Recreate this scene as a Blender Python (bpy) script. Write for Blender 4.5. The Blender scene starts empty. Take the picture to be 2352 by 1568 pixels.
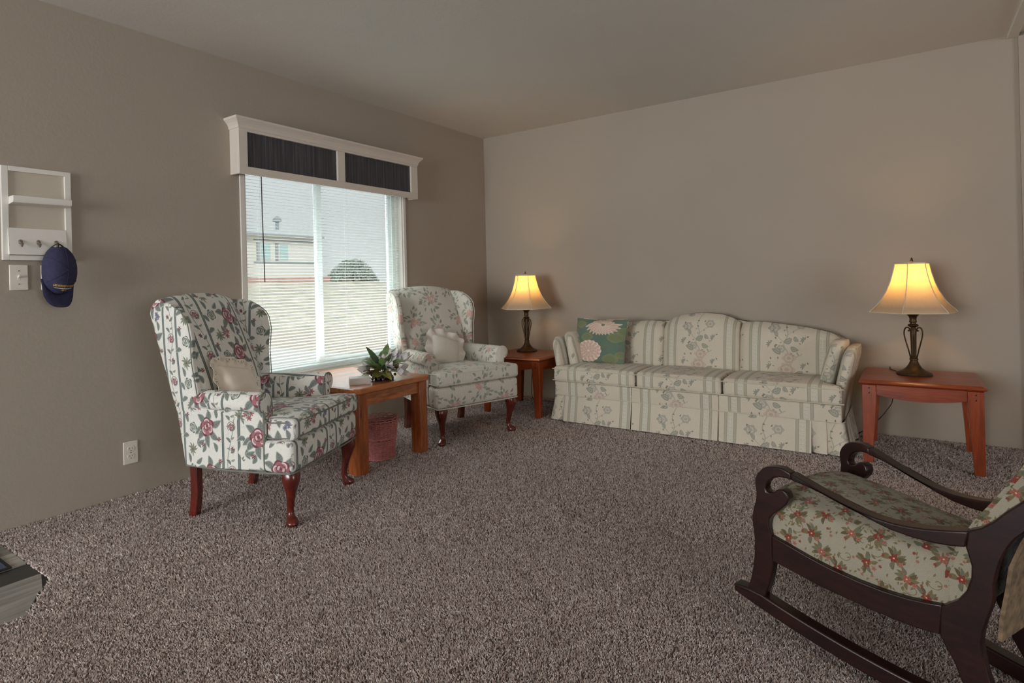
import bpy, bmesh, math, random
import numpy as np
from mathutils import Vector, Matrix
from math import sin, cos, pi, radians as RAD
random.seed(7); np.random.seed(7)
S = bpy.context.scene
COL = S.collection

# ---------------------------------------------------------------- camera
cam_d = bpy.data.cameras.new('camera'); cam = bpy.data.objects.new('camera', cam_d); COL.objects.link(cam)
CAM = Vector((3.3765, -4.5231, 1.0573)); YAW = 0.5982; ROLL = -0.0241
_f = Vector((-sin(YAW), cos(YAW), 0.0)); _r0 = Vector((cos(YAW), sin(YAW), 0)); _u0 = _r0.cross(_f)
_r = cos(ROLL)*_r0 + sin(ROLL)*_u0; _u = -sin(ROLL)*_r0 + cos(ROLL)*_u0
m = Matrix(((_r.x, _u.x, -_f.x, CAM.x), (_r.y, _u.y, -_f.y, CAM.y), (_r.z, _u.z, -_f.z, CAM.z), (0, 0, 0, 1)))
cam.matrix_world = m
cam_d.sensor_width = 36; cam_d.lens = 36*1339.17/2352
cam_d.shift_y = -(784-645.76)/2352
cam_d.clip_start = 0.05; cam_d.clip_end = 300
S.camera = cam

# ---------------------------------------------------------------- world, sun, daylight, exposure
w = bpy.data.worlds.new('sky'); S.world = w; w.use_nodes = True
bg = w.node_tree.nodes['Background']; bg.inputs[0].default_value = (0.97, 0.985, 1.0, 1); bg.inputs[1].default_value = 0.72
def light(name, kind, loc, power, color, rot=(0, 0, 0), size=None, size_y=None, radius=None):
    d = bpy.data.lights.new(name, kind); d.energy = power; d.color = color
    o = bpy.data.objects.new(name, d); COL.objects.link(o); o.location = loc; o.rotation_euler = rot
    if kind == 'AREA':
        d.shape = 'RECTANGLE'; d.size = size; d.size_y = size_y
    if radius is not None: d.shadow_soft_size = radius
    return o
sun = light('sun', 'SUN', (0, 0, 10), 1.6, (1.0, 0.96, 0.9)); sun.data.angle = RAD(20)
sun.rotation_euler = Vector((0.75, -0.25, 0.62)).to_track_quat('Z', 'Y').to_euler()
# front daylight is inferred behind the camera; side opening and lamp are added fill
light('daylight_front_window', 'AREA', (1.4, -9.35, 1.35), 262, (0.95, 0.98, 1.0), (RAD(99), 0, 0), 2.6, 1.9)
light('added_side_fill', 'AREA', (8.35, -4.6, 1.35), 88, (0.98, 0.97, 0.98), (RAD(100), 0, RAD(90)), 3.0, 1.9)
S.view_settings.view_transform = 'Standard'; S.view_settings.look = 'None'
S.view_settings.exposure = 0.0; S.view_settings.gamma = 1.0; S.view_settings.use_curve_mapping = False
S.cycles.max_bounces = 8; S.cycles.diffuse_bounces = 5; S.cycles.transparent_max_bounces = 12
S.cycles.caustics_reflective = False; S.cycles.caustics_refractive = False
S.cycles.sample_clamp_indirect = 4.0

# ---------------------------------------------------------------- helpers
def srgb(r, g, b):
    f = lambda c: (c/255/12.92) if c/255 <= .04045 else ((c/255+.055)/1.055)**2.4
    return (f(r), f(g), f(b), 1)
def prop(o, label=None, cat=None, group=None, kind=None):
    if label: o['label'] = label
    if cat: o['category'] = cat
    if group: o['group'] = group
    if kind: o['kind'] = kind
    return o
def thing(name, label, cat, loc=(0, 0, 0), rz=0, group=None):
    o = bpy.data.objects.new(name, None); COL.objects.link(o); o.empty_display_size = .1
    o.location = loc; o.rotation_euler = (0, 0, rz)
    return prop(o, label, cat, group)
def add(name, V, F, mat, parent=None, smooth=True, ang=40, uv=None, bevel=0, seg=2, loc=None, rot=None):
    me = bpy.data.meshes.new(name)
    me.from_pydata([tuple(v) for v in V], [], F)
    bm = bmesh.new(); bm.from_mesh(me); bmesh.ops.recalc_face_normals(bm, faces=bm.faces); bm.to_mesh(me); bm.free()
    if smooth:
        me.polygons.foreach_set('use_smooth', [True]*len(me.polygons)); me.set_sharp_from_angle(angle=RAD(ang))
    if uv is not None: box_uv(me, *uv)
    me.materials.append(mat)
    o = bpy.data.objects.new(name, me); COL.objects.link(o)
    if parent: o.parent = parent
    if loc: o.location = loc
    if rot: o.rotation_euler = rot
    if bevel:
        b = o.modifiers.new('bevel', 'BEVEL'); b.width = bevel; b.segments = seg; b.limit_method = 'ANGLE'; b.angle_limit = RAD(35)
        if smooth: me.polygons.foreach_set('use_smooth', [True]*len(me.polygons))
        b.harden_normals = False
    return o
def box_uv(me, tw, th, ou=0, ov=0, mode='box'):
    """project the cloth: stripes (v) run up on walls of the piece and front-to-back on its top. fn(mode)"""
    L = me.uv_layers.new(name='UVMap')
    vs = me.vertices
    for p in me.polygons:
        n = p.normal
        ax, ay, az = abs(n.x), abs(n.y), abs(n.z)
        if mode == 'box':
            k = 'z' if az > .75 else ('x' if ax >= ay else 'y')
        elif mode == 'boxy':           # top uses x across
            k = 'zy' if az > .75 else ('x' if ax >= ay else 'y')
        else: k = mode
        for li in p.loop_indices:
            c = vs[me.loops[li].vertex_index].co
            if k == 'z': u, v = c.y, c.x
            elif k == 'zy': u, v = c.x, c.y
            elif k == 'x': u, v = c.y, c.z
            else: u, v = c.x, c.z
            L.data[li].uv = (u/tw+ou, v/th+ov)
def boxVF(x0, x1, y0, y1, z0, z1):
    V = [(x, y, z) for z in (z0, z1) for y in (y0, y1) for x in (x0, x1)]
    return V, [(0, 2, 3, 1), (4, 5, 7, 6), (0, 1, 5, 4), (2, 6, 7, 3), (0, 4, 6, 2), (1, 3, 7, 5)]
def join(*vf):
    V, F = [], []
    for v, f in vf:
        k = len(V); V += list(v); F += [tuple(i+k for i in q) for q in f]
    return V, F
def box(name, b, mat, parent=None, bevel=0.002, **k):
    V, F = boxVF(*b)
    return add(name, V, F, mat, parent, smooth=bevel > 0, bevel=bevel, **k)
def loft(secs, caps=True, closed_u=True, closed_v=False):
    n = len(secs[0]); V = [p for s in secs for p in s]; F = []
    m_ = len(secs)
    for i in range(m_ if closed_v else m_-1):
        j = (i+1) % m_
        for k in range(n if closed_u else n-1):
            l = (k+1) % n
            F.append((i*n+k, i*n+l, j*n+l, j*n+k))
    if caps and closed_u and not closed_v:
        F.append(tuple(range(n))[::-1]); F.append(tuple((m_-1)*n+k for k in range(n)))
    return V, F
def tube(path, r, n=8, closed=False, caps=True, flat=1.0):
    P = [Vector(p) for p in path]; m_ = len(P); secs = []
    up = None
    for i, p in enumerate(P):
        a = P[(i-1) % m_] if (closed or i > 0) else p; b = P[(i+1) % m_] if (closed or i < m_-1) else p
        t = (b-a).normalized()
        if up is None:
            up = Vector((0, 0, 1)) if abs(t.z) < .9 else Vector((1, 0, 0))
        s = t.cross(up)
        if s.length < 1e-5: s = t.cross(Vector((0.3, 1, 0.1)))
        s.normalize(); up = s.cross(t).normalized()
        rr = r[i] if hasattr(r, '__len__') else r
        secs.append([tuple(p + (s*cos(2*pi*k/n)*flat + up*sin(2*pi*k/n))*rr) for k in range(n)])
    return loft(secs, caps=caps and not closed, closed_v=closed)
def lathe(prof, n=24, c=(0, 0)):
    secs = [[(c[0]+r*cos(2*pi*k/n), c[1]+r*sin(2*pi*k/n), z) for k in range(n)] for r, z in prof]
    return loft(secs)
def prism(pts, t0, t1, fn):
    """outline in 2D extruded between t0 and t1; fn(a,b,t)->xyz"""
    n = len(pts)
    V = [fn(a, b, t0) for a, b in pts]+[fn(a, b, t1) for a, b in pts]
    F = [tuple(range(n))[::-1], tuple(range(n, 2*n))]+[(k, (k+1) % n, n+(k+1) % n, n+k) for k in range(n)]
    return V, F
def rbox(h, r, n=10, puff=(0, 0, 0), warp=None, c=(0, 0, 0)):
    """soft rounded box: half sizes h, edge radius r, puffed faces, optional warp(x,y,z)"""
    hx, hy, hz = h; idx = {}; V = []; F = []
    def cdiv(hh):   # divisions: dense at the rounded borders
        k = 3; inner = max(2, n)
        a = [-1+(r/hh)*(1-cos(pi/2*i/k)) for i in range(k)]
        b = [-1+r/hh+(2-2*r/hh)*i/inner for i in range(inner+1)]
        return a+b+[-x for x in a[::-1]]
    gx, gy, gz = cdiv(hx), cdiv(hy), cdiv(hz)
    def vert(i, j, k):
        key = (i, j, k)
        if key in idx: return idx[key]
        p = Vector((gx[i]*hx, gy[j]*hy, gz[k]*hz))
        q = Vector((max(-hx+r, min(hx-r, p.x)), max(-hy+r, min(hy-r, p.y)), max(-hz+r, min(hz-r, p.z))))
        d = p-q
        if d.length > 1e-9: d = d.normalized()*r
        p = q+d
        a, b, e = gx[i], gy[j], gz[k]
        fx, fy, fz = max(0, 1-a*a), max(0, 1-b*b), max(0, 1-e*e)
        p.x += puff[0]*(a)*fy**.6*fz**.6; p.y += puff[1]*(b)*fx**.6*fz**.6; p.z += puff[2]*(e)*fx**.6*fy**.6
        t = (p.x, p.y, p.z)
        if warp: t = warp(*t)
        t = (t[0]+c[0], t[1]+c[1], t[2]+c[2])
        idx[key] = len(V); V.append(t); return idx[key]
    nx, ny, nz = len(gx)-1, len(gy)-1, len(gz)-1
    for i in range(nx):
        for j in range(ny):
            F.append((vert(i, j, 0), vert(i, j+1, 0), vert(i+1, j+1, 0), vert(i+1, j, 0)))
            F.append((vert(i, j, nz), vert(i+1, j, nz), vert(i+1, j+1, nz), vert(i, j+1, nz)))
    for i in range(nx):
        for k in range(nz):
            F.append((vert(i, 0, k), vert(i+1, 0, k), vert(i+1, 0, k+1), vert(i, 0, k+1)))
            F.append((vert(i, ny, k), vert(i, ny, k+1), vert(i+1, ny, k+1), vert(i+1, ny, k)))
    for j in range(ny):
        for k in range(nz):
            F.append((vert(0, j, k), vert(0, j, k+1), vert(0, j+1, k+1), vert(0, j+1, k)))
            F.append((vert(nx, j, k), vert(nx, j+1, k), vert(nx, j+1, k+1), vert(nx, j, k+1)))
    return V, F
def spline(pts, n=8, closed=False):
    P = [Vector(p) for p in pts]; m_ = len(P); out = []
    rng = range(m_ if closed else m_-1)
    for i in rng:
        p0 = P[(i-1) % m_] if closed or i > 0 else P[0]*2-P[1]
        p1, p2 = P[i], P[(i+1) % m_]
        p3 = P[(i+2) % m_] if closed or i < m_-2 else P[-1]*2-P[-2]
        for k in range(n):
            t = k/n
            out.append(0.5*((2*p1)+(p2-p0)*t+(2*p0-5*p1+4*p2-p3)*t*t+(3*p1-p0-3*p2+p3)*t**3))
    if not closed: out.append(P[-1])
    return [tuple(v) for v in out]
def lerp(xs, ys, x):
    return float(np.interp(x, xs, ys))

# ---------------------------------------------------------------- materials
def newmat(name):
    m_ = bpy.data.materials.new(name); m_.use_nodes = True
    nt = m_.node_tree; return m_, nt, nt.nodes, nt.links, nt.nodes['Principled BSDF']
def coords(nt, kind='Object', scale=(1, 1, 1)):
    t = nt.nodes.new('ShaderNodeTexCoord'); mp = nt.nodes.new('ShaderNodeMapping'); mp.inputs['Scale'].default_value = scale
    nt.links.new(t.outputs[kind], mp.inputs[0]); return mp.outputs[0]
def noise(nt, vec, scale, detail=2, rough=.5, dist=0):
    n = nt.nodes.new('ShaderNodeTexNoise'); n.inputs['Scale'].default_value = scale; n.inputs['Detail'].default_value = detail
    n.inputs['Roughness'].default_value = rough; n.inputs['Distortion'].default_value = dist
    nt.links.new(vec, n.inputs['Vector']); return n.outputs[0]
def ramp(nt, fac, stops):
    r = nt.nodes.new('ShaderNodeValToRGB'); e = r.color_ramp.elements
    e[0].position, e[0].color = stops[0]; e[1].position, e[1].color = stops[-1]
    for p, c in stops[1:-1]:
        x = e.new(p); x.color = c
    nt.links.new(fac, r.inputs[0]); return r.outputs[0]
def bump(nt, h, strength, dist, bsdf):
    b = nt.nodes.new('ShaderNodeBump'); b.inputs['Strength'].default_value = strength; b.inputs['Distance'].default_value = dist
    nt.links.new(h, b.inputs['Height']); nt.links.new(b.outputs[0], bsdf.inputs['Normal']); return b
def plain(name, col, rough=.6, spec=.5, metal=0, nscale=30, var=.06, bstr=0, bscale=200, coat=0):
    m_, nt, N, L, b = newmat(name)
    v = coords(nt); f = noise(nt, v, nscale, 3)
    c = col if len(col) == 4 else (*col, 1)
    lo = tuple(x*(1-var) for x in c[:3])+(1,); hi = tuple(min(1, x*(1+var)) for x in c[:3])+(1,)
    L.new(ramp(nt, f, [(.3, lo), (.7, hi)]), b.inputs['Base Color'])
    b.inputs['Roughness'].default_value = rough; b.inputs['Metallic'].default_value = metal
    b.inputs['Specular IOR Level'].default_value = spec; b.inputs['Coat Weight'].default_value = coat
    if bstr: bump(nt, noise(nt, v, bscale, 2), bstr, .002, b)
    return m_
def wood(name, dark, light_, rough=.35, axis='x', scale=1.0, coat=.25, spec=.5, gr=1.0):
    m_, nt, N, L, b = newmat(name)
    st = {'x': (1, 9, 9), 'y': (9, 1, 9), 'z': (9, 9, 1)}[axis]
    v = coords(nt, 'Object', tuple(s*scale for s in st))
    f = noise(nt, v, 3.0, 6, .6, 1.2*gr); f2 = noise(nt, v, 22, 3, .6, .3)
    mx = N.new('ShaderNodeMath'); mx.operation = 'MULTIPLY_ADD'; mx.inputs[1].default_value = .35; L.new(f2, mx.inputs[0])
    m2 = N.new('ShaderNodeMath'); m2.operation = 'MULTIPLY'; m2.inputs[1].default_value = .7; L.new(f, m2.inputs[0]); L.new(m2.outputs[0], mx.inputs[2])
    L.new(ramp(nt, mx.outputs[0], [(.35, dark), (.52, tuple((a+c)/2 for a, c in zip(dark, light_))), (.66, light_)]), b.inputs['Base Color'])
    b.inputs['Roughness'].default_value = rough; b.inputs['Coat Weight'].default_value = coat; b.inputs['Coat Roughness'].default_value = .2
    b.inputs['Specular IOR Level'].default_value = spec
    bump(nt, f2, .08, .001, b)
    return m_

# ---- woven / printed cloth: the print is computed here, stroke by stroke, on a repeating tile
class Print:
    def __init__(s, tw, th, px, ground, seed=1):
        s.tw, s.th = tw, th; s.W = int(tw*px); s.H = int(th*px); s.px = px
        s.a = np.ones((s.H, s.W, 3), np.float32)*np.array(ground, np.float32); s.rng = random.Random(seed)
    def fill(s, cx, cy, R, fn, col, al=1.0):
        p = s.px; x0, x1 = int((cx-R)*p)-1, int((cx+R)*p)+2; y0, y1 = int((cy-R)*p)-1, int((cy+R)*p)+2
        xs = np.arange(x0, x1); ys = np.arange(y0, y1)
        X, Y = np.meshgrid((xs+.5)/p-cx, (ys+.5)/p-cy)
        m_ = np.clip(fn(X, Y)*p+.5, 0, 1)[..., None]*al       # fn = signed distance in tile units, inside > 0
        iy = (ys % s.H)[:, None]; ix = (xs % s.W)[None, :]
        s.a[iy, ix] = s.a[iy, ix]*(1-m_)+np.array(col, np.float32)*m_
    def leaf(s, x, y, L, w_, ang, col, vein=None, edge=None):
        ca, sa = cos(ang), sin(ang)
        def sd(X, Y, g=0):
            u = (X*ca+Y*sa); v = (-X*sa+Y*ca)
            t = np.clip(u/L, 0, 1); hw = w_/2*np.sin(pi*t**.85)**.85
            return np.where((u < 0) | (u > L), -1, hw-np.abs(v+.12*L*np.sin(pi*t)-.06*L)-g)
        if edge is not None: s.fill(x, y, L*1.1, lambda X, Y: sd(X, Y, -.06*w_), edge)
        s.fill(x, y, L*1.1, lambda X, Y: sd(X, Y, .05*w_ if edge is not None else 0), col)
        if vein is not None:
            def vn(X, Y):
                u = (X*ca+Y*sa); v = (-X*sa+Y*ca); t = np.clip(u/L, 0, 1); vv = v+.12*L*np.sin(pi*t)-.06*L
                a = .035*w_-np.abs(vv)
                b = .03*w_-np.abs(((u-np.abs(vv)*.9)/(L*.2)) % 1-.5)*L*.2
                return np.minimum(np.maximum(a, b), sd(X, Y, .12*w_))
            s.fill(x, y, L*1.1, vn, vein, .8)
    def disc(s, x, y, rx, ry, ang, col, al=1, lob=0, n=5, ph=0):
        ca, sa = cos(ang), sin(ang)
        def fn(X, Y):
            u = (X*ca+Y*sa); v = (-X*sa+Y*ca); th = np.arctan2(v, u)
            return (1+lob*np.cos(n*th+ph)-np.sqrt((u/rx)**2+(v/ry)**2))*min(rx, ry)
        s.fill(x, y, max(rx, ry)*(1.05+lob), fn, col, al)
    def stroke(s, pts, w_, col, al=1):
        P = spline([(a, b, 0) for a, b in pts], 10)
        for q in P: s.disc(q[0], q[1], w_/2, w_/2, 0, col, al)
    def rose(s, x, y, R, dark, mid, lt, ang=0):
        s.disc(x, y, R, R*.95, ang, dark, 1, .09, 5, s.rng.random()*6)
        for k in range(6):
            a = ang+k*pi/3+.3; s.disc(x+.56*R*cos(a), y+.56*R*sin(a), .40*R, .30*R, a+pi/2, lt if k % 2 else mid)
            s.disc(x+.50*R*cos(a), y+.50*R*sin(a), .30*R, .20*R, a+pi/2, mid, .8)
        s.disc(x, y+.1*R, .52*R, .46*R, ang, dark)
        for k in range(4):
            a = ang+k*pi/2; s.disc(x+.26*R*cos(a), y+.1*R+.26*R*sin(a), .25*R, .14*R, a+pi/2, mid if k % 2 else lt, .9)
        s.disc(x, y+.1*R, .17*R, .14*R, ang, dark)
    def daisy(s, x, y, R, n, col, ctr, w_=.35, ang=0, vein=None):
        for k in range(n):
            s.leaf(x, y, R*(.8+.3*s.rng.random()), R*w_, ang+2*pi*k/n+s.rng.uniform(-.15, .15), col, vein)
        s.disc(x, y, R*.16, R*.16, 0, ctr)
    def rect(s, x0, x1, col, al=1):
        xs = np.arange(int(x0*s.px), int(x1*s.px)) % s.W
        s.a[:, xs] = s.a[:, xs]*(1-al)+np.array(col, np.float32)*al
    def weave(s, amt, n=3):
        r = np.random.RandomState(3).rand(s.H//n+1, s.W//n+1); r = np.kron(r, np.ones((n, n)))[:s.H, :s.W]
        s.a *= (1+amt*(r[..., None]-.5)).astype(np.float32)
    def image(s, name):
        im = bpy.data.images.new(name, s.W, s.H); im.colorspace_settings.name = 'sRGB'
        b = np.ones((s.H, s.W, 4), np.float32); b[..., :3] = np.clip(s.a, 0, 1)
        im.pixels.foreach_set(b.ravel()); im.pack(); return im
def C(*c): return [x/255 for x in c]
def cloth(name, pr, rough=.85, bstr=.25, bscale=900, sheen=.15):
    m_, nt, N, L, b = newmat(name)
    t = N.new('ShaderNodeTexImage'); t.image = pr.image(name); t.interpolation = 'Linear'
    uv = N.new('ShaderNodeUVMap'); uv.uv_map = 'UVMap'; L.new(uv.outputs[0], t.inputs[0])
    hs = N.new('ShaderNodeHueSaturation'); L.new(t.outputs[0], hs.inputs['Color'])
    nv = noise(nt, coords(nt), 6, 3); mr = N.new('ShaderNodeMapRange'); mr.inputs[3].default_value = .94; mr.inputs[4].default_value = 1.04
    L.new(nv, mr.inputs[0]); L.new(mr.outputs[0], hs.inputs['Value'])
    L.new(hs.outputs[0], b.inputs['Base Color']); b.inputs['Roughness'].default_value = rough
    b.inputs['Sheen Weight'].default_value = sheen; b.inputs['Specular IOR Level'].default_value = .2
    bump(nt, noise(nt, coords(nt), bscale, 2), bstr, .0006, b)
    return m_

# rose print with paired stripes (first wing chair)
def print_roses():
    p = Print(.31, .34, 1900, C(226, 224, 216), 5)
    for i in range(260):
        p.disc(p.rng.random()*.31, p.rng.random()*.34, .006+.008*p.rng.random(), .002, p.rng.random()*3, C(214, 213, 206), .5)
    G, GD, GL = C(130, 136, 130), C(94, 100, 96), C(158, 163, 154); R, M, Lt = C(118, 70, 78), C(160, 108, 114), C(222, 200, 198)
    B = C(120, 122, 138)
    def line(x):
        p.rect(x-.0045, x+.0045, C(120, 130, 126)); p.rect(x-.006, x-.0038, C(66, 74, 72)); p.rect(x+.0038, x+.006, C(66, 74, 72))
    # scroll band 0 .. .08
    pts = [(.04+.018*sin(2*pi*t/8), .34*t/8) for t in range(-1, 10)]
    p.stroke(pts, .004, G)
    for k in range(8):
        y = .34*k/8; sgn = 1 if k % 2 else -1
        p.leaf(.04, y, .03, .012, pi/2-sgn*.9, G, GD); p.leaf(.04, y+.012, .022, .009, pi/2+sgn*1.2, GL, GD)
    for y in (.06, .23):
        p.rose(.045, y, .014, R, M, Lt); p.stroke([(.045+.019*cos(a), y+.019*sin(a)) for a in np.linspace(-1, 4, 9)], .0032, G)
    p.daisy(.03, .145, .012, 6, R, M); p.daisy(.048, .315, .011, 6, R, M)
    line(0.0); line(.08)
    # bouquet strip .09 .. .30
    def bouquet(x, y, f=1):
        for a, l in ((.3, .06), (-.7, .058), (-1.5, .06), (2.4, .052), (3.5, .055), (1.4, .05), (-2.4, .05)):
            a = a if f > 0 else pi-a
            p.leaf(x+.018*cos(a), y+.018*sin(a), l*1.08, .029, a, G, GD, C(196, 200, 192))
        p.rose(x, y, .038, R, M, Lt, .4*f)
    bouquet(.225, .055); bouquet(.245, .215, -1)
    p.daisy(.14, .135, .030, 9, C(138, 142, 126), C(110, 100, 80), .3, .2, C(90, 100, 86))
    p.daisy(.135, .305, .030, 9, C(138, 142, 126), C(110, 100, 80), .3, .7, C(90, 100, 86))
    for x, y in ((.185, .13), (.172, .145), (.195, .15), (.18, .162)): p.daisy(x, y, .015, 6, M, R, .45)
    for x, y in ((.265, .135), (.28, .145), (.27, .155)): p.daisy(x, y, .014, 7, B, C(90, 90, 110), .4)
    p.rose(.135, .225, .023, GD, GL, C(216, 216, 200)); p.rose(.14, .05, .022, GD, GL, C(216, 216, 200))
    for x, y, a in ((.11, .2, 2.4), (.12, .25, 1.9), (.16, .25, .6), (.11, .02, 3.4), (.11, .07, 2.2), (.17, .01, -1.2), (.165, .175, -1.0), (.2, .295, 1.2), (.28, .30, 2.0), (.17, .33, .3), (.12, .17, 3.6), (.28, .09, 1.8)):
        p.leaf(x, y, .042, .019, a, G, GD, C(180, 186, 178))
    for x, y in ((.2, .325), (.29, .01), (.105, .1), (.295, .265)): p.daisy(x, y, .012, 6, R, Lt, .35)
    p.weave(.06); return cloth('rose print cloth', p)
# pale ribbed cloth with faded sprays (second wing chair)
def print_faded():
    p = Print(.34, .36, 1700, C(216, 210, 198), 8)
    for k in range(57): p.rect(k*.34/57, k*.34/57+.0024, C(192, 186, 174), .9)
    G, GD = C(162, 164, 152), C(144, 146, 134); K = C(204, 172, 162); KD = C(182, 146, 138)
    for x, y, s_ in ((.1, .08, 1), (.25, .2, -1), (.09, .29, 1), (.26, .03, -1)):
        p.stroke([(x-.04*s_, y-.05), (x, y-.02), (x+.02*s_, y+.03), (x+.05*s_, y+.06)], .003, G)
        for k in range(26):
            a = p.rng.random()*6.28; d = .012+.055*p.rng.random()
            p.leaf(x+d*cos(a), y+d*sin(a), .030, .013, a+p.rng.uniform(-.6, .6), G if k % 3 else GD, GD)
        for k in range(3):
            p.daisy(x+p.rng.uniform(-.03, .03), y+p.rng.uniform(-.03, .03), .022, 6, K, KD, .55, p.rng.random()*3, KD)
        p.daisy(x+.05*s_, y-.03, .016, 6, C(190, 184, 172), KD, .5)
    p.weave(.05); return cloth('faded spray cloth', p)
# striped sofa cloth: fret bands and flower sprays
def print_sofa():
    p = Print(.415, .40, 1700, C(206, 195, 177), 11); W = .415
    G, GD, GL = C(158, 155, 142), C(128, 126, 112), C(174, 171, 156); K, KD = C(196, 176, 160), C(178, 158, 144); B = C(172, 168, 156)
    ST = C(176, 170, 152)
    for x in (.335, .392):
        p.rect(x, x+.020, ST); p.rect(x+.002, x+.0035, C(150, 146, 130)); p.rect(x+.0165, x+.018, C(150, 146, 130))
    p.rect(.358, .389, C(190, 184, 168))
    u = .0052     # fret
    def seg(x0, y0, x1, y1):
        p.fill((x0+x1)/2, (y0+y1)/2, .02, lambda X, Y: np.minimum(abs(x1-x0)/2+.0009-np.abs(X), abs(y1-y0)/2+.0009-np.abs(Y)), C(226, 220, 204))
    yy = 0
    while yy < .40-.001:
        x0 = .3605
        for a, b, c, d in ((0, 0, 5, 0), (0, 0, 0, 2), (5, 0, 5, 1), (1, 1, 4, 1), (1, 1, 1, 3), (4, 1, 4, 3), (2, 2, 3, 2), (2.5, 2, 2.5, 4), (0, 3, 0, 4), (5, 2, 5, 4), (1, 4, 4, 4)):
            seg(x0+a*u, yy+b*u, x0+c*u, yy+d*u)
        yy += .025
    cx = .155
    p.stroke([(cx+.01, -.01), (cx+.015, .05), (cx-.012, .11), (cx+.012, .17), (cx-.005, .24), (cx+.02, .31), (cx+.01, .39)], .008, GL)
    p.stroke([(cx-.005, .12), (cx-.04, .15), (cx-.07, .19)], .004, G); p.stroke([(cx+.01, .17), (cx+.05, .2), (cx+.09, .22)], .004, G)
    p.stroke([(cx+.012, .05), (cx+.06, .03), (cx+.10, .05)], .004, G); p.stroke([(cx, .3), (cx-.06, .31), (cx-.09, .29)], .004, G)
    def peony(x, y, R, c1, c2):
        p.disc(x, y, R, R*.85, 0, c1, .9, .12, 6)
        for k in range(7):
            a = k*.9; p.disc(x+.5*R*cos(a), y+.45*R*sin(a), .38*R, .24*R, a+1.4, c2, .55); p.disc(x+.46*R*cos(a), y+.4*R*sin(a), .3*R, .16*R, a+1.4, C(214, 202, 186), .6)
        p.disc(x, y, .25*R, .2*R, 0, KD, .6)
    peony(cx+.005, .345, .05, K, KD); peony(cx-.075, .215, .036, B, G); peony(cx+.085, .235, .032, B, G); peony(cx+.02, .02, .04, K, KD); peony(cx-.03, .08, .03, B, G)
    for x, y, l, w_, a in ((cx-.01, .12, .055, .032, .5), (cx-.03, .05, .06, .034, 2.6), (cx+.03, .09, .05, .028, -.4), (cx-.04, .30, .045, .024, 3.3), (cx+.06, .32, .045, .024, .3), (cx+.05, .16, .04, .022, -.9), (cx-.05, .16, .04, .02, 2.2)):
        p.leaf(x, y, l, w_, a, GL, GD, GD)
    for k in range(34):
        x, y = cx+p.rng.uniform(-.12, .13), p.rng.random()*.4
        p.leaf(x, y, .017, .008, p.rng.random()*6.28, G if k % 2 else GD)
    for x, y in ((cx-.1, .36), (cx+.11, .14), (cx-.1, .11), (cx+.11, .37)):
        for k in range(5): p.leaf(x, y, .026, .010, 1.2+k*.75, G, GD)
    p.weave(.05); return cloth('striped sofa cloth', p)
# small tapestry flowers (rocking chair)
def print_tapestry():
    p = Print(.20, .20, 2600, C(153, 146, 129), 21)
    O, OD, R, RL, G = C(116, 104, 76), C(92, 82, 58), C(126, 62, 54), C(152, 100, 88), C(106, 108, 92)
    for k in range(13):
        x, y, a = p.rng.random()*.2, p.rng.random()*.2, p.rng.random()*6.28
        pts = [(x+(.019-.0022*t)*cos(a+t*.75), y+(.019-.0022*t)*sin(a+t*.75)) for t in range(8)]
        p.stroke(pts, .0019, O); p.leaf(pts[0][0], pts[0][1], .014, .006, a+1.6, O, OD)
    cl = [(.04, .04), (.14, .06), (.07, .13), (.17, .16), (.10, .19), (.01, .10), (.10, .09), (.18, .02), (.03, .17)]
    for i, (x, y) in enumerate(cl):
        for k in range(12):
            a = p.rng.random()*6.28; p.leaf(x+.007*cos(a), y+.007*sin(a), .021, .009, a, (O, G, OD)[k % 3], OD)
        p.daisy(x, y, .0125, 6, R if i % 3 else RL, C(206, 170, 120), .6, 0, C(110, 34, 30))
        p.daisy(x+.017, y-.010, .007, 5, RL, R, .6); 
    for k in range(80):
        x, y = p.rng.random()*.2, p.rng.random()*.2
        if k % 4: p.leaf(x, y, .010, .004, p.rng.random()*6.28, O)
        else: p.daisy(x, y, .0045, 5, RL if k % 8 else R, O, .7)
    p.weave(.12, 2); return cloth('tapestry flower cloth', p, bstr=.5)
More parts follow.
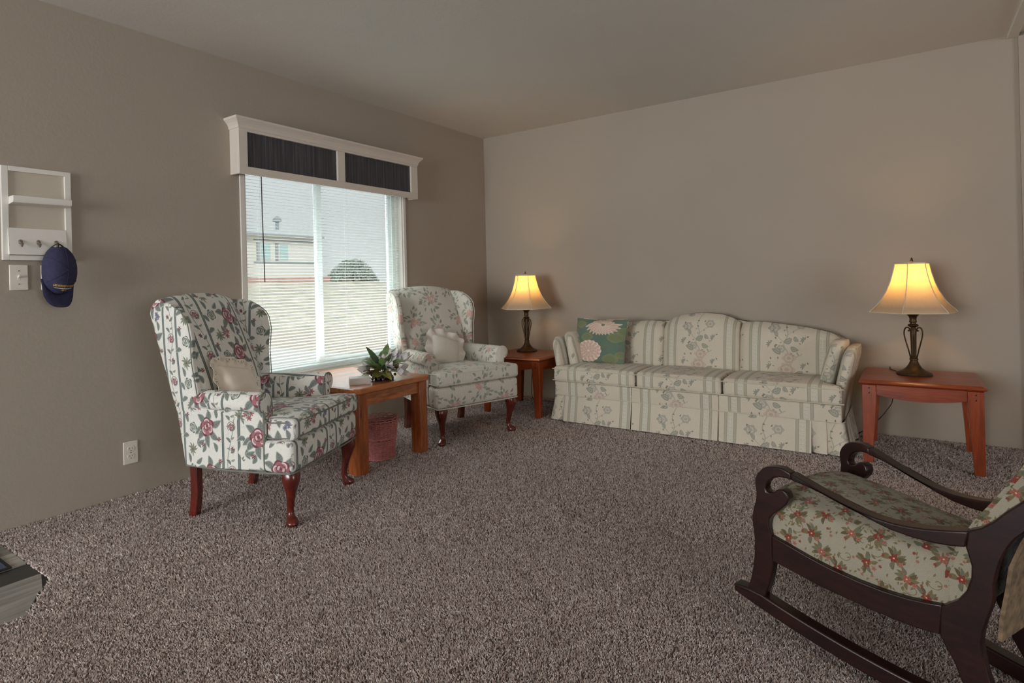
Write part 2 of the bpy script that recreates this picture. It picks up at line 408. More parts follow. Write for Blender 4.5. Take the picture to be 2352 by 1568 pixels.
def print_green():
    p = Print(.44, .44, 1500, C(104, 118, 104), 4)
    for k in range(30):
        p.disc(p.rng.random()*.44, p.rng.random()*.44, .05, .035, p.rng.random()*3, C(78, 116, 108) if k % 2 else C(112, 128, 84), .25)
    def pad(x, y, R, a=0):
        p.disc(x, y, R, R*.75, a, C(122, 128, 92), .6, .05, 4); 
        for q in (1.0, .8): p.disc(x, y, R*q, R*.75*q, a, C(156, 160, 120), .5, .05, 4); p.disc(x, y, R*q*.93, R*.7*q, a, C(112, 120, 88), .7, .05, 4)
    for q in ((.06, .37, .045), (.05, .06, .05), (.13, .25, .05), (.33, .06, .06), (.41, .10, .04), (.36, .25, .06), (.42, .31, .05), (.22, .30, .035)): pad(*q)
    P1, P2, P3 = C(206, 178, 162), C(186, 150, 138), C(224, 206, 190)
    def dahlia(x, y, R):
        p.disc(x, y, R, R*.9, 0, P3, 1, .03, 16)
        for rr, n in ((.82, 16), (.62, 13), (.42, 10), (.24, 6)):
            for k in range(n):
                a = 2*pi*k/n+rr*3; p.disc(x+rr*R*cos(a), y+rr*R*.9*sin(a), .17*R, .12*R, a, P1); p.disc(x+rr*R*.93*cos(a), y+rr*R*.84*sin(a), .10*R, .06*R, a, P2, .5)
            p.disc(x, y, R*(rr-.12), R*(rr-.12)*.9, 0, P3, .35)
    dahlia(.155, .125, .105)
    for k in range(13):
        a = pi+.15+k*(pi-.2)/12; p.leaf(.25, .375, .13*(1-.35*abs(sin(a))**2)+.02, .034, a, P1, P2, P3)
    for k in range(6): p.leaf(.25, .375, .09, .034, .1+k*.55, P1, P2, P3)
    p.disc(.25, .365, .014, .012, 0, C(120, 124, 84))
    p.weave(.05); return cloth('green flower cloth', p)
M_ROSE, M_FADED, M_SOFA, M_TAP, M_GREEN = print_roses(), print_faded(), print_sofa(), print_tapestry(), print_green()

def wall_mat(name, col, bs=.25):
    m_, nt, N, L, b = newmat(name); v = coords(nt)
    f = noise(nt, v, 1.2, 2); c = col[:3]
    L.new(ramp(nt, f, [(.3, tuple(x*.98 for x in c)+(1,)), (.7, tuple(x*1.02 for x in c)+(1,))]), b.inputs['Base Color'])
    b.inputs['Roughness'].default_value = .75; b.inputs['Specular IOR Level'].default_value = .25
    bump(nt, noise(nt, v, 55, 3, .6), bs, .0025, b); return m_
M_WALL = wall_mat('greige wall paint', srgb(166, 155, 141))
M_CEIL = wall_mat('ceiling paint', srgb(214, 210, 202), .3)
M_WHITE = plain('white painted wood', srgb(226, 222, 214), .4, nscale=8, var=.02, bstr=.05)
M_VINYL = plain('white vinyl', srgb(222, 230, 228), .35, nscale=8, var=.02)
M_PLAST = plain('ivory plastic plate', srgb(222, 214, 202), .35, nscale=10, var=.02)
M_DARK = plain('dark slot', srgb(30, 26, 24), .6)
M_OAK = wood('honey oak', srgb(120, 58, 26), srgb(196, 118, 62), .3, 'y', coat=.4)
M_OAKZ = wood('honey oak upright', srgb(112, 50, 22), srgb(186, 104, 52), .35, 'z', coat=.3)
M_CHERRY = wood('orange cherry', srgb(104, 38, 12), srgb(156, 66, 22), .35, 'x', coat=.22, gr=.5)
M_CHERRYZ = wood('orange cherry upright', srgb(108, 40, 12), srgb(162, 68, 22), .35, 'z', coat=.25, gr=.5)
M_MAHOG = wood('red mahogany', srgb(58, 18, 12), srgb(108, 36, 24), .25, 'z', coat=.6)
M_ROCK = wood('dark walnut rocker', srgb(22, 11, 11), srgb(46, 21, 17), .36, 'x', coat=.22, spec=.35)
M_BRONZE = plain('antique bronze', srgb(76, 58, 38), .42, metal=.65, nscale=40, var=.35)
M_CORD = plain('black cord', srgb(20, 18, 18), .5)
M_NICKEL = plain('brushed nickel', srgb(150, 138, 124), .35, metal=.8, var=.1)

# ---------------------------------------------------------------- room shell
H = 2.44
def structure(name, V, F, mat, parent=None, **k):
    o = add(name, V, F, mat, parent, smooth=False, **k)
    if parent is None: o['kind'] = 'structure'
    return o
WY0, WY1, WZ0, WZ1 = -2.478, -1.118, .460, 1.93
structure('wall_left', *join(boxVF(-.15, 0, -9, WY0, -.02, H), boxVF(-.15, 0, WY1, 0, -.02, H), boxVF(-.15, 0, WY0, WY1, -.02, WZ0), boxVF(-.15, 0, WY0, WY1, WZ1, H)), M_WALL)
structure('wall_back', *boxVF(-.15, 8, 0, .12, -.02, H), M_WALL)
structure('wall_right', *join(boxVF(8, 8.12, -9, -6.2, -.02, H), boxVF(8, 8.12, -3.0, .12, -.02, H), boxVF(8, 8.12, -6.2, -3.0, -.02, .35), boxVF(8, 8.12, -6.2, -3.0, 2.3, H)), M_WALL)
structure('wall_front', *join(boxVF(-.15, 0.0, -9.12, -9, -.02, H), boxVF(2.8, 8.12, -9.12, -9, -.02, H), boxVF(0, 2.8, -9.12, -9, -.02, .35), boxVF(0, 2.8, -9.12, -9, 2.3, H)), M_WALL)
structure('ceiling', *boxVF(-.15, 8.12, -9.12, .12, H, H+.1), M_CEIL)
# marriage-line casing: upright on the end wall and the strip it meets on the ceiling
structure('trim_1', *boxVF(3.93, 4.01, -.022, 0, 0, H-.02), M_WALL)
structure('trim_2', *boxVF(3.882, 3.93, -9, -.0, H-.022, H), M_CEIL)

# carpet backing and vinyl entry
def carpet_mat():
    m_, nt, N, L, b = newmat('carpet yarn')
    a = N.new('ShaderNodeVertexColor'); a.layer_name = 'Col'; L.new(a.outputs[0], b.inputs['Base Color'])
    b.inputs['Roughness'].default_value = .95; b.inputs['Specular IOR Level'].default_value = .1; b.inputs['Sheen Weight'].default_value = .2
    return m_
M_YARN = carpet_mat()
M_BACKING = plain('carpet backing', srgb(96, 84, 78), .95, nscale=220, var=.4, bstr=.6, bscale=260)
VX = [(0, -3.715), (.70, -3.705), (.945, -3.85), (.945, -9), (0, -9)]      # vinyl entry outline
CARP = [(0, 0), (8, 0), (8, -9), (.945, -9), (.945, -3.85), (.70, -3.705), (0, -3.715)]
FLOOR = structure('floor', *prism(CARP, -.03, -.010, lambda a, b, t: (a, b, t)), M_BACKING)
ent = structure('floor_entry', *prism(VX, -.03, -.014, lambda a, b, t: (a, b, t)), plain('underlay', srgb(60, 58, 56)))
def plank_mat(i, base):
    m_, nt, N, L, b = newmat('grey vinyl plank %d' % i)
    v = coords(nt, 'Object', (14, 1.1, 1)); f = noise(nt, v, 2.2, 5, .6, .8)
    L.new(ramp(nt, f, [(.3, tuple(x*.62 for x in base[:3])+(1,)), (.5, base), (.7, tuple(min(1, x*1.3) for x in base[:3])+(1,))]), b.inputs['Base Color'])
    b.inputs['Roughness'].default_value = .38; return m_
PM = [plank_mat(0, srgb(148, 144, 138)), plank_mat(1, srgb(122, 119, 114)), plank_mat(2, srgb(168, 163, 156))]
pw = .158
for i in range(6):
    x0, x1 = i*pw+.001, min((i+1)*pw-.001, .945)
    y = -3.60-[0, .55, .28, .8, .12, .62][i]+.45
    while y > -7.6:
        y1 = y; y0 = y-1.2; y -= 1.202
        top = lambda x: -3.716 if x < .70 else -3.706-(x-.70)*.59
        t0, t1 = min(y1, top(x0)), min(y1, top(x1))
        if y0 > min(t0, t1)-.02: continue
        V = [(x0, y0, -.014), (x1, y0, -.014), (x1, t1, -.014), (x0, t0, -.014), (x0, y0, -.006), (x1, y0, -.006), (x1, t1, -.006), (x0, t0, -.006)]
        F = [(0, 3, 2, 1), (4, 5, 6, 7), (0, 1, 5, 4), (1, 2, 6, 5), (2, 3, 7, 6), (3, 0, 4, 7)]
        add('plank', V, F, PM[(i*2+int(-y*3)) % 3], ent, smooth=False, bevel=.0012)
# carpet pile: one tuft after another, as one uncountable mass
def carpet_pile():
    rs = np.random.RandomState(12)
    zones = [(0, 2.45, .0046), (2.45, 3.6, .0058), (3.6, 9, .0076)]
    P = []; SZ = []
    cx, cy = CAM.x, CAM.y
    for d0, d1, sp in zones:
        xs = np.arange(-.0, 5.2, sp); ys = np.arange(-4.9, -.0, sp)
        X, Y = np.meshgrid(xs, ys); X = X.ravel(); Y = Y.ravel()
        X = X+rs.uniform(-.5, .5, X.size)*sp; Y = Y+rs.uniform(-.5, .5, X.size)*sp
        d = np.hypot(X-cx, Y-cy)
        fx, fy = -sin(YAW), cos(YAW)
        dep = (X-cx)*fx+(Y-cy)*fy; lat = (X-cx)*cos(YAW)+(Y-cy)*sin(YAW)
        k = (d >= d0) & (d < d1) & (dep > .9) & (np.abs(lat) < dep*.88+.45) & (X > .002) & (Y < -.003)
        v = (Y < -3.712) & (X < .945) & (Y < -3.706-(X-.70)*.59)
        k &= ~v
        P.append(np.stack([X[k], Y[k]], 1)); SZ.append(np.full(k.sum(), sp))
    P = np.concatenate(P); SZ = np.concatenate(SZ); n = len(P)
    X, Y = P[:, 0], P[:, 1]
    # slow drift of the nap (footprints, vacuum marks)
    fld = sin_(X*2.1+1.3*sin_(Y*1.7))+sin_(Y*2.7-.8*sin_(X*2.3+1))+.8*sin_(X*5.1+Y*3.3+2*sin_(Y*2.2))
    fa = fld*1.1; lean = .25+.12*sin_(fld*2+X)
    a = rs.uniform(0, 2*pi, n); hgt = SZ*rs.uniform(.5, 1.1, n)*.9+.0042
    ra = rs.uniform(0, 2*pi, n); rl = rs.uniform(.6, 1.9, n)*SZ
    tx = X+np.cos(ra)*rl+np.cos(fa)*lean*.005; ty = Y+np.sin(ra)*rl+np.sin(fa)*lean*.005
    V = np.empty((n, 4, 3), np.float32)
    rb = SZ*.66
    for k in range(3):
        V[:, k, 0] = X+np.cos(a+k*2.094)*rb; V[:, k, 1] = Y+np.sin(a+k*2.094)*rb; V[:, k, 2] = -.012
    V[:, 3, 0] = tx; V[:, 3, 1] = ty; V[:, 3, 2] = -.010+hgt
    V[:, :, 0] = np.maximum(V[:, :, 0], .001); V[:, :, 1] = np.minimum(V[:, :, 1], -.001)
    base = (np.arange(n)*4)[:, None]
    T = np.concatenate([base+np.array([[0, 1, 3]]), base+np.array([[1, 2, 3]]), base+np.array([[2, 0, 3]])], 1).reshape(-1)
    me = bpy.data.meshes.new('carpet_pile')
    me.vertices.add(n*4); me.vertices.foreach_set('co', V.reshape(-1))
    nt_ = n*3
    me.loops.add(nt_*3); me.loops.foreach_set('vertex_index', T.astype(np.int32))
    me.polygons.add(nt_); me.polygons.foreach_set('loop_start', np.arange(nt_, dtype=np.int32)*3)
    me.update(calc_edges=True)
    pal = np.array([srgb(206, 187, 180)[:3], srgb(238, 223, 216)[:3], srgb(166, 143, 136)[:3], srgb(98, 77, 71)[:3], srgb(252, 243, 238)[:3]])
    ci = rs.choice(5, n, p=[.34, .25, .22, .10, .09]); c = pal[ci]*rs.uniform(.85, 1.15, (n, 1))
    ca = me.color_attributes.new('Col', 'FLOAT_COLOR', 'POINT')
    cc = np.ones((n, 4, 4), np.float32); cc[:, :, :3] = c[:, None, :]
    ca.data.foreach_set('color', cc.reshape(-1))
    me.materials.append(M_YARN)
    o = bpy.data.objects.new('carpet_pile', me); COL.objects.link(o)
    o['kind'] = 'stuff'; o.parent = FLOOR
sin_ = np.sin
carpet_pile()

# ---------------------------------------------------------------- window with its blind
win = structure('window_1', *join(boxVF(-.15, -.001, WY0, WY0+.012, WZ0, WZ1), boxVF(-.15, -.001, WY1-.012, WY1, WZ0, WZ1), boxVF(-.15, -.001, WY0, WY1, WZ1-.012, WZ1), boxVF(-.15, -.001, WY0+.012, WY1-.012, WZ0, WZ0+.012)), M_WHITE)
# thin casing strips proud of the wall, and the sill board
for nm, b in (('casing', (.0, .011, -2.508, -2.476, .43, 1.96)), ('casing', (.0, .011, -1.120, -1.090, .43, 1.96)), ('casing', (.0, .011, -2.476, -1.12, 1.93, 1.96)), ('sill', (-.02, .020, -2.508, -1.090, .428, .462))):
    box(nm, b, M_WHITE, win, .003)
fx0, fx1 = -.128, -.078
def frame_bars(y0, y1, z0, z1, wv, x0, x1):
    return join(boxVF(x0, x1, y0, y0+wv, z0, z1), boxVF(x0, x1, y1-wv, y1, z0, z1), boxVF(x0, x1, y0+wv, y1-wv, z0, z0+wv), boxVF(x0, x1, y0+wv, y1-wv, z1-wv, z1))
V, F = frame_bars(WY0+.012, WY1-.012, WZ0+.012, WZ1-.012, .035, fx0, fx1); add('frame', V, F, M_VINYL, win, bevel=.002)
V, F = frame_bars(-1.885, -1.155, WZ0+.03, WZ1-.03, .045, -.112, -.086); sash = add('sash', V, F, M_VINYL, win, bevel=.002)
V, F = frame_bars(-2.44, -1.845, WZ0+.03, WZ1-.03, .035, -.126, -.110); sash2 = add('sash', V, F, M_VINYL, win, bevel=.002)
def glass():
    m_ = bpy.data.materials.new('window glass'); m_.use_nodes = True; nt = m_.node_tree; nt.nodes.clear()
    o = nt.nodes.new('ShaderNodeOutputMaterial'); mx = nt.nodes.new('ShaderNodeMixShader'); t = nt.nodes.new('ShaderNodeBsdfTransparent'); g = nt.nodes.new('ShaderNodeBsdfGlossy')
    g.inputs['Roughness'].default_value = .02; t.inputs[0].default_value = (.95, .985, .975, 1)
    fr = nt.nodes.new('ShaderNodeFresnel'); fr.inputs[0].default_value = 1.3
    nt.links.new(fr.outputs[0], mx.inputs[0]); nt.links.new(t.outputs[0], mx.inputs[1]); nt.links.new(g.outputs[0], mx.inputs[2]); nt.links.new(mx.outputs[0], o.inputs[0])
    return m_
M_GLASS = glass()
add('pane', *boxVF(-.101, -.098, -1.842, -1.198, WZ0+.073, WZ1-.073), M_GLASS, sash, smooth=False)
add('pane', *boxVF(-.120, -.117, -2.407, -1.878, WZ0+.063, WZ1-.063), M_GLASS, sash2, smooth=False)
box('latch', (-.086, -.072, -1.875, -1.855, 1.06, 1.13), M_VINYL, sash, .002)

bl = thing('window_blind', 'white horizontal mini blind hanging open inside the window', 'blind', (-.035, -1.798, 0))
M_SLAT = plain('white enamelled slat', srgb(246, 248, 246), .35, nscale=4, var=.01)
sec = [(-.0125, -.0012), (-.006, .0004), (0, .001), (.006, .0004), (.0125, -.0012)]
tilt = RAD(-10)
def slat_section(y):
    up = [(a*cos(tilt)-b*sin(tilt), y, a*sin(tilt)+b*cos(tilt)+.0003) for a, b in sec]
    dn = [(a*cos(tilt)-b*sin(tilt), y, a*sin(tilt)+b*cos(tilt)-.0003) for a, b in sec[::-1]]
    return up+dn
SV, SF = loft([slat_section(-.655), slat_section(0), slat_section(.655)])
slat0 = None; z = 1.86
while z > .505:
    if slat0 is None: slat0 = add('slat', SV, SF, M_SLAT, bl, loc=(0, 0, z))
    else:
        s = slat0.copy(); COL.objects.link(s); s.location = (0, 0, z)
    z -= .0205
box('head_rail', (-.013, .013, -.66, .66, 1.872, 1.91), M_SLAT, bl, .002)
box('bottom_rail', (-.012, .012, -.655, .655, .478, .490), M_SLAT, bl, .003)
for y in (-.56, -.13, .13, .56):
    for x in (-.0135, .0135):
        add('ladder_cord', *tube([(x, y, 1.88), (x, y, .485)], .0007, 4), M_SLAT, bl)
M_WAND = plain('smoky clear wand', srgb(60, 56, 54), .25)
add('wand', *tube([(.017, -.549, 1.86), (.018, -.548, 1.5), (.0175, -.541, 1.09)], .0036, 6), M_WAND, bl)
add('lift_cord', *tube([(.016, .50, 1.86), (.017, .503, 1.2), (.016, .50, .62)], .0011, 5), M_SLAT, bl)
add('tassel', *lathe([(.001, .628), (.004, .62), (.006, .60), (.005, .585), (.001, .583)], 10, (.016, .50)), M_SLAT, bl)

# ---------------------------------------------------------------- boxed valance over the window
M_TAUPEW = plain('warm white enamel', srgb(214, 204, 192), .4, nscale=6, var=.02)
val = thing('window_valance', 'white boxed window valance with crown lip and two dark fabric panels', 'valance', (0, -1.80, 1.74))
def loc_box(name, x0, x1, y0, y1, z0, z1, mat, par, bev=.002): return box(name, (x0, x1, y0, y1, z0, z1), mat, par, bev)
hw = .762; zt = .275
V, F = join(boxVF(.082, .10, -hw, hw, 0, .046), boxVF(.082, .10, -hw, hw, .256, zt+.02), boxVF(.082, .10, -hw, -hw+.055, .046, .256), boxVF(.082, .10, hw-.072, hw, .046, .256), boxVF(.082, .10, -.036, .028, .046, .256))
add('face_frame', V, F, M_TAUPEW, val, bevel=.0015)
for s in (-1, 1): loc_box('end_board', .0, .0815, s*hw if s < 0 else hw-.018, -hw+.018 if s < 0 else hw, 0, zt+.02, M_TAUPEW, val)
loc_box('top_board', 0, .0815, -hw+.018, hw-.018, zt-.01, zt+.01, M_TAUPEW, val)
# crown lip: profile swept round three sides
prof = [(0, .272), (.004, .272), (.007, .290), (.016, .305), (.028, .318), (.033, .322), (.035, .334), (0, .334)]
secs = []
for a, b in prof:
    secs.append([(0, -hw-a, b), (.10+a, -hw-a, b), (.10+a, hw+a, b), (0, hw+a, b)])
secs2 = [[secs[i][k] for i in range(len(prof))] for k in range(4)]
add('crown_lip', *loft(secs2), M_TAUPEW, val, smooth=False)
def denim():
    m_, nt, N, L, b = newmat('dark striped fabric'); v = coords(nt, 'Object', (1, 60, 1))
    f = noise(nt, v, 1.0, 4, .7); f2 = noise(nt, coords(nt), 240, 2)
    mx = N.new('ShaderNodeMath'); mx.operation = 'MULTIPLY_ADD'; mx.inputs[1].default_value = .5; L.new(f2, mx.inputs[0]); L.new(f, mx.inputs[2])
    L.new(ramp(nt, mx.outputs[0], [(.45, srgb(38, 38, 44)), (.75, srgb(62, 60, 66)), (.95, srgb(96, 92, 96))]), b.inputs['Base Color'])
    b.inputs['Roughness'].default_value = .55; b.inputs['Specular IOR Level'].default_value = .45; return m_
M_DENIM = denim()
loc_box('fabric_panel', .080, .0835, -hw+.04, -.02, .03, .27, M_DENIM, val, 0)
loc_box('fabric_panel', .080, .0835, .0, hw-.06, .03, .27, M_DENIM, val, 0)

# ---------------------------------------------------------------- electrical plates
def plate(name, label, cat, y, z, kind):
    t = thing(name, label, cat, (0, y, z))
    V, F = boxVF(.0, .006, -.0345, .0345, -.0585, .0585); add('plate', V, F, M_PLAST, t, bevel=.004, seg=3)
    def screw(zz): 
        s = add('screw', *lathe([(.0001, 0), (.0032, 0), (.0028, .0012), (.0001, .0014)], 12), M_NICKEL, t, loc=(.0058, 0, zz), rot=(0, RAD(90), 0))
    if kind == 'toggle':
        box('toggle_slot', (.0055, .0066, -.0055, .0055, -.0125, .0125), M_PLAST, t, .0006)
        V, F = boxVF(0, .016, -.004, .004, -.0045, .0045); add('toggle', V, F, M_PLAST, t, bevel=.001, loc=(.005, 0, .001), rot=(0, RAD(-28), 0))
        screw(.030); screw(-.030)
    elif kind == 'outlet':
        for zz in (.0195, -.0195):
            pts = [(.0168*cos(a), max(-.0135, min(.0135, .0168*sin(a)))) for a in np.linspace(0, 2*pi, 28, endpoint=False)]
            r = add('receptacle', *prism(pts, .0055, .0075, lambda a, b, t_: (t_, a, b+zz)), M_PLAST, t, bevel=.0006)
            for yy, hh in ((-.0063, .0036), (.0063, .0045)): add('slot', *boxVF(.0073, .0077, yy-.0011, yy+.0011, zz+.003-hh+.0005, zz+.003+hh), M_DARK, r, smooth=False)
            add('slot', *prism([(.0024*cos(a), .0024*sin(a)) for a in np.linspace(0, 2*pi, 12, endpoint=False)], .0073, .0077, lambda a, b, t_: (t_, a, b+zz-.0085)), M_DARK, r, smooth=False)
        screw(0)
    return t
plate('light_switch', 'ivory toggle light switch below the white key rack, left of the cap', 'light switch', -3.587, 1.129, 'toggle')
plate('light_switch', 'ivory switch plate mostly hidden behind the hanging navy cap', 'light switch', -3.470, 1.128, 'toggle')
plate('wall_outlet', 'ivory duplex outlet low on the wall beside the rose armchair', 'outlet', -3.142, .213, 'outlet')

# ---------------------------------------------------------------- key rack
kr = thing('key_rack', 'white framed key rack with a small shelf and three nickel hooks', 'key rack', (0, -3.514, 1.208))
V, F = join(boxVF(0, .018, -.132, -.107, 0, .428), boxVF(0, .018, .107, .132, 0, .428), boxVF(0, .018, -.107, .107, 0, .022), boxVF(0, .018, -.107, .107, .406, .428))
add('frame', V, F, M_WHITE, kr, bevel=.0015)
M_TAUPEP = plain('taupe panel', srgb(196, 186, 170), .5, nscale=6, var=.02)
box('back_panel', (.001, .006, -.108, .108, .02, .408), M_TAUPEP, kr, 0)
V, F = prism([(.006, .252), (.072, .258), (.076, .268), (.076, .288), (.006, .288)], -.107, .116, lambda a, b, t: (a, t, b)); add('shelf', V, F, M_WHITE, kr, bevel=.0015)
V, F = prism([(.006, .025), (.034, .025), (.018, .147), (.006, .147)], -.113, .108, lambda a, b, t: (a, t, b)); add('hook_board', V, F, M_WHITE, kr, bevel=.0012)
for y in (-.070, -.004, .065):
    V, F = join(lathe([(.0001, -.004), (.0085, -.004), (.0085, 0), (.006, .002), (.0001, .0025)], 16))
    h = add('hook', *tube([(.028, y, .086), (.036, y, .080), (.040, y, .069), (.046, y, .062), (.053, y, .067), (.055, y, .076)], [.0042, .004, .0034, .003, .003, .0036], 8), M_NICKEL, kr)
    add('hook_plate', [(b_+.029-.13*(a_), y+c_, .083+a_*1.3) for a_, c_, b_ in V], F, M_NICKEL, h)

# ---------------------------------------------------------------- navy cap on the third hook
def cap_build():
    navy = plain('navy twill', srgb(44, 42, 72), .85, nscale=60, var=.2, bstr=.3, bscale=900)
    dark = plain('cap lining', srgb(24, 24, 32), .9)
    t = thing('baseball_cap', 'navy ball cap with gold and white stitching hanging on the key rack', 'cap', (.055, -3.449, 1.285))
    # local frame: crown opening toward the wall; a = axis of the crown, b = up along the back strap, c = across
    a = Vector((.93, .20, .05)).normalized(); b_ = Vector((0.0, .05, 1)); b_ = (b_-a*b_.dot(a)).normalized(); c = b_.cross(a)
    ctr = Vector((.006, -.008, -.128))
    def P(u, v, w_): return tuple(ctr+c*u+b_*v+a*w_)
    RU, RV, RW = .070, .116, .078
    nphi, nth = 48, 14; V = []; F = []
    def dome(off):
        vs = []
        for i in range(nth+1):
            th = (pi/2)*i/nth
            for k in range(nphi):
                ph = 2*pi*k/nphi
                r = (cos(th)**.85 if i < nth else .0)
                rv = RV*(1.0+.06*sin(ph)); seam = 1-.012*abs(cos(ph*3))**12
                u = (RU+off)*r*cos(ph)*seam; v = (rv+off)*r*sin(ph)*seam; w_ = (RW+off)*sin(th)**.9
                # opening at the strap (top/back) of the cap
                vs.append((u, v, w_, ph, th))
        return vs
    D = dome(0); DI = dome(-.002)
    for q in D+DI: V.append(P(*q[:3]))
    n0 = len(D)
    def inhole(i, k):
        ph = 2*pi*(k+.5)/nphi; d = abs((ph-pi/2+pi) % (2*pi)-pi)
        return d < .40 and i < 4-(d/.40)**2*2.5
    for i in range(nth):
        for k in range(nphi):
            if inhole(i, k): continue
            l = (k+1) % nphi
            F.append((i*nphi+k, i*nphi+l, (i+1)*nphi+l, (i+1)*nphi+k)); F.append((n0+i*nphi+k, n0+(i+1)*nphi+k, n0+(i+1)*nphi+l, n0+i*nphi+l))
    add('crown', V, F, navy, t, ang=60)
    # strap
    st = [P(RU*1.0*cos(ph), RV*1.03*sin(ph), .004+.0*ph) for ph in np.linspace(pi/2-.46, pi/2+.46, 9)]
    st = [tuple(Vector(p)+b_*(.010*(1-abs(i-4)/4))) for i, p in enumerate(st)]
    secs = [[tuple(Vector(p)+a*(.007*cos(q))+b_*(.0016*sin(q))) for q in np.linspace(0, 2*pi, 8, endpoint=False)] for p in st]
    add('strap', *loft(secs), dark, t)
    # button and seams
    add('button', *lathe([(.0001, 0), (.006, 0), (.0055, .003), (.0001, .0045)], 12), navy, t, loc=P(0, 0, RW-.001), rot=a.to_track_quat('Z', 'Y').to_euler())
    for k in range(6):
        ph = pi/6+k*pi/3
        if abs((ph-pi/2+pi) % (2*pi)-pi) < .3:
            th0 = .45
        else: th0 = .02
        path = []
        for th in np.linspace(th0, pi/2-.05, 12):
            r = cos(th)**.85; path.append(P((RU+.0006)*r*cos(ph), (RV*(1+.06*sin(ph))+.0006)*r*sin(ph), (RW+.0006)*sin(th)**.9))
        add('seam', *tube(path, .0011, 5), navy, t)
    # bill: from the lower rim, hanging down and curved
    rows = []
    for s in np.linspace(0, 1, 9):
        row = []
        for q in np.linspace(-1, 1, 17):
            ph = q*1.2; u0 = RU*sin(ph); v0 = -RV*.94*cos(ph)
            ve = -(RV*.94*cos(1.2)+(RV*.94*(1-cos(1.2))+.064)*max(0, 1-abs(q)**3)**.45)
            row.append((u0+(q*RU*1.02-u0)*s, v0+(ve-v0)*s, .002+(.030*(1-q*q)-.004)*s**.8))
        rows.append(row)
    n = 17; V = []
    for o_ in (0, .0022):
        for r_ in rows:
            for q in r_: V.append(P(q[0], q[1], q[2]+o_))
    F = []; n0 = 9*n
    for i in range(8):
        for k in range(n-1):
            F.append((i*n+k, i*n+k+1, (i+1)*n+k+1, (i+1)*n+k)); F.append((n0+i*n+k, n0+(i+1)*n+k, n0+(i+1)*n+k+1, n0+i*n+k+1))
    for k in range(n-1): F.append((8*n+k, 8*n+k+1, n0+8*n+k+1, n0+8*n+k)); F.append((k, n0+k, n0+k+1, k+1))
    for i in range(8): F.append((i*n, (i+1)*n, n0+(i+1)*n, n0+i*n)); F.append((i*n+n-1, n0+i*n+n-1, n0+(i+1)*n+n-1, (i+1)*n+n-1))
    add('bill', V, F, navy, t, ang=60)
    # stitched front lettering, wrapped on the crown
    gold = plain('gold thread', srgb(206, 160, 58), .6, bstr=.3); wt = plain('white thread', srgb(206, 208, 210), .6)
    def wrap(u, v, off):
        # u across, v up along the crown front (the front is at the bill, -v side)
        v = max(-RV*.98, v); rr = min(.985, math.hypot(u/RU, v/(RV*(1-.06))))
        th = math.acos(min(1, max(0, rr))**(1/.85)); return P(u, v, RW*sin(th)**.9+off)
    def text(name, body, size, u0, v0, mat, arc=0, width=None):
        cu = bpy.data.curves.new(name, 'FONT'); cu.body = body; cu.size = size; cu.align_x = 'CENTER'; cu.extrude = .0004; cu.resolution_u = 2; cu.offset = .0003
        o = bpy.data.objects.new('tmp', cu); COL.objects.link(o); bpy.context.view_layer.update()
        me = bpy.data.meshes.new_from_object(o.evaluated_get(bpy.context.evaluated_depsgraph_get())); bpy.data.objects.remove(o)
        xs = [v_.co.x for v_ in me.vertices]; k = width/(max(xs)-min(xs)) if width else 1
        for v_ in me.vertices:
            # text faces outward (along a); reader's right is -c... flipped so that it reads from outside
            x = v_.co.x*k; y = v_.co.y; v_.co = Vector(wrap(x*SGN+u0, y+v0+arc*x*x, .0012+v_.co.z))
        me.materials.clear(); me.materials.append(mat); o2 = bpy.data.objects.new(name, me); COL.objects.link(o2); o2.parent = t; return o2
    SGN = 1 if (b_.cross(a)).dot(c) > 0 else -1
    text('lettering', 'USS HOWARD W. GILMORE', .0125, 0, -.080, gold, 3.0, .086)
    text('lettering', 'AS 16', .0070, 0, -.0965, gold, 3.0, .020)
    path = [wrap(x, -.0875+4.5*x*x, .0014) for x in np.linspace(-.038, .038, 13)]
    add('ship_silhouette', *tube(path, [.0006]+[.0015]*3+[.0019]*5+[.0015]*3+[.0006], 6), wt, t)
    for x in (-.012, -.004, .006): add('ship_mast', *tube([wrap(x, -.0868, .0014), wrap(x, -.0838, .0014)], .0008, 5), wt, t)
cap_build()

# door mat corner on the vinyl
mt = box('door_mat', (.02, .475, -4.30, -3.775, -.006, .002), plain('slate blue ribbed mat', srgb(74, 80, 104), .9, nscale=90, var=.25, bstr=.6, bscale=300), None, .0015)
prop(mt, 'slate blue door mat with a black edge on the grey vinyl entry', 'mat')
V, F = frame_bars(-4.312, -3.763, 0, 0, 0, 0, 0)
eb = join(boxVF(.008, .02, -4.312, -3.763, -.006, .0), boxVF(.475, .487, -4.312, -3.763, -.006, .0), boxVF(.02, .475, -3.775, -3.763, -.006, .0), boxVF(.02, .475, -4.312, -4.30, -.006, .0))
add('rubber_edge', *eb, M_DARK, mt, smooth=False)

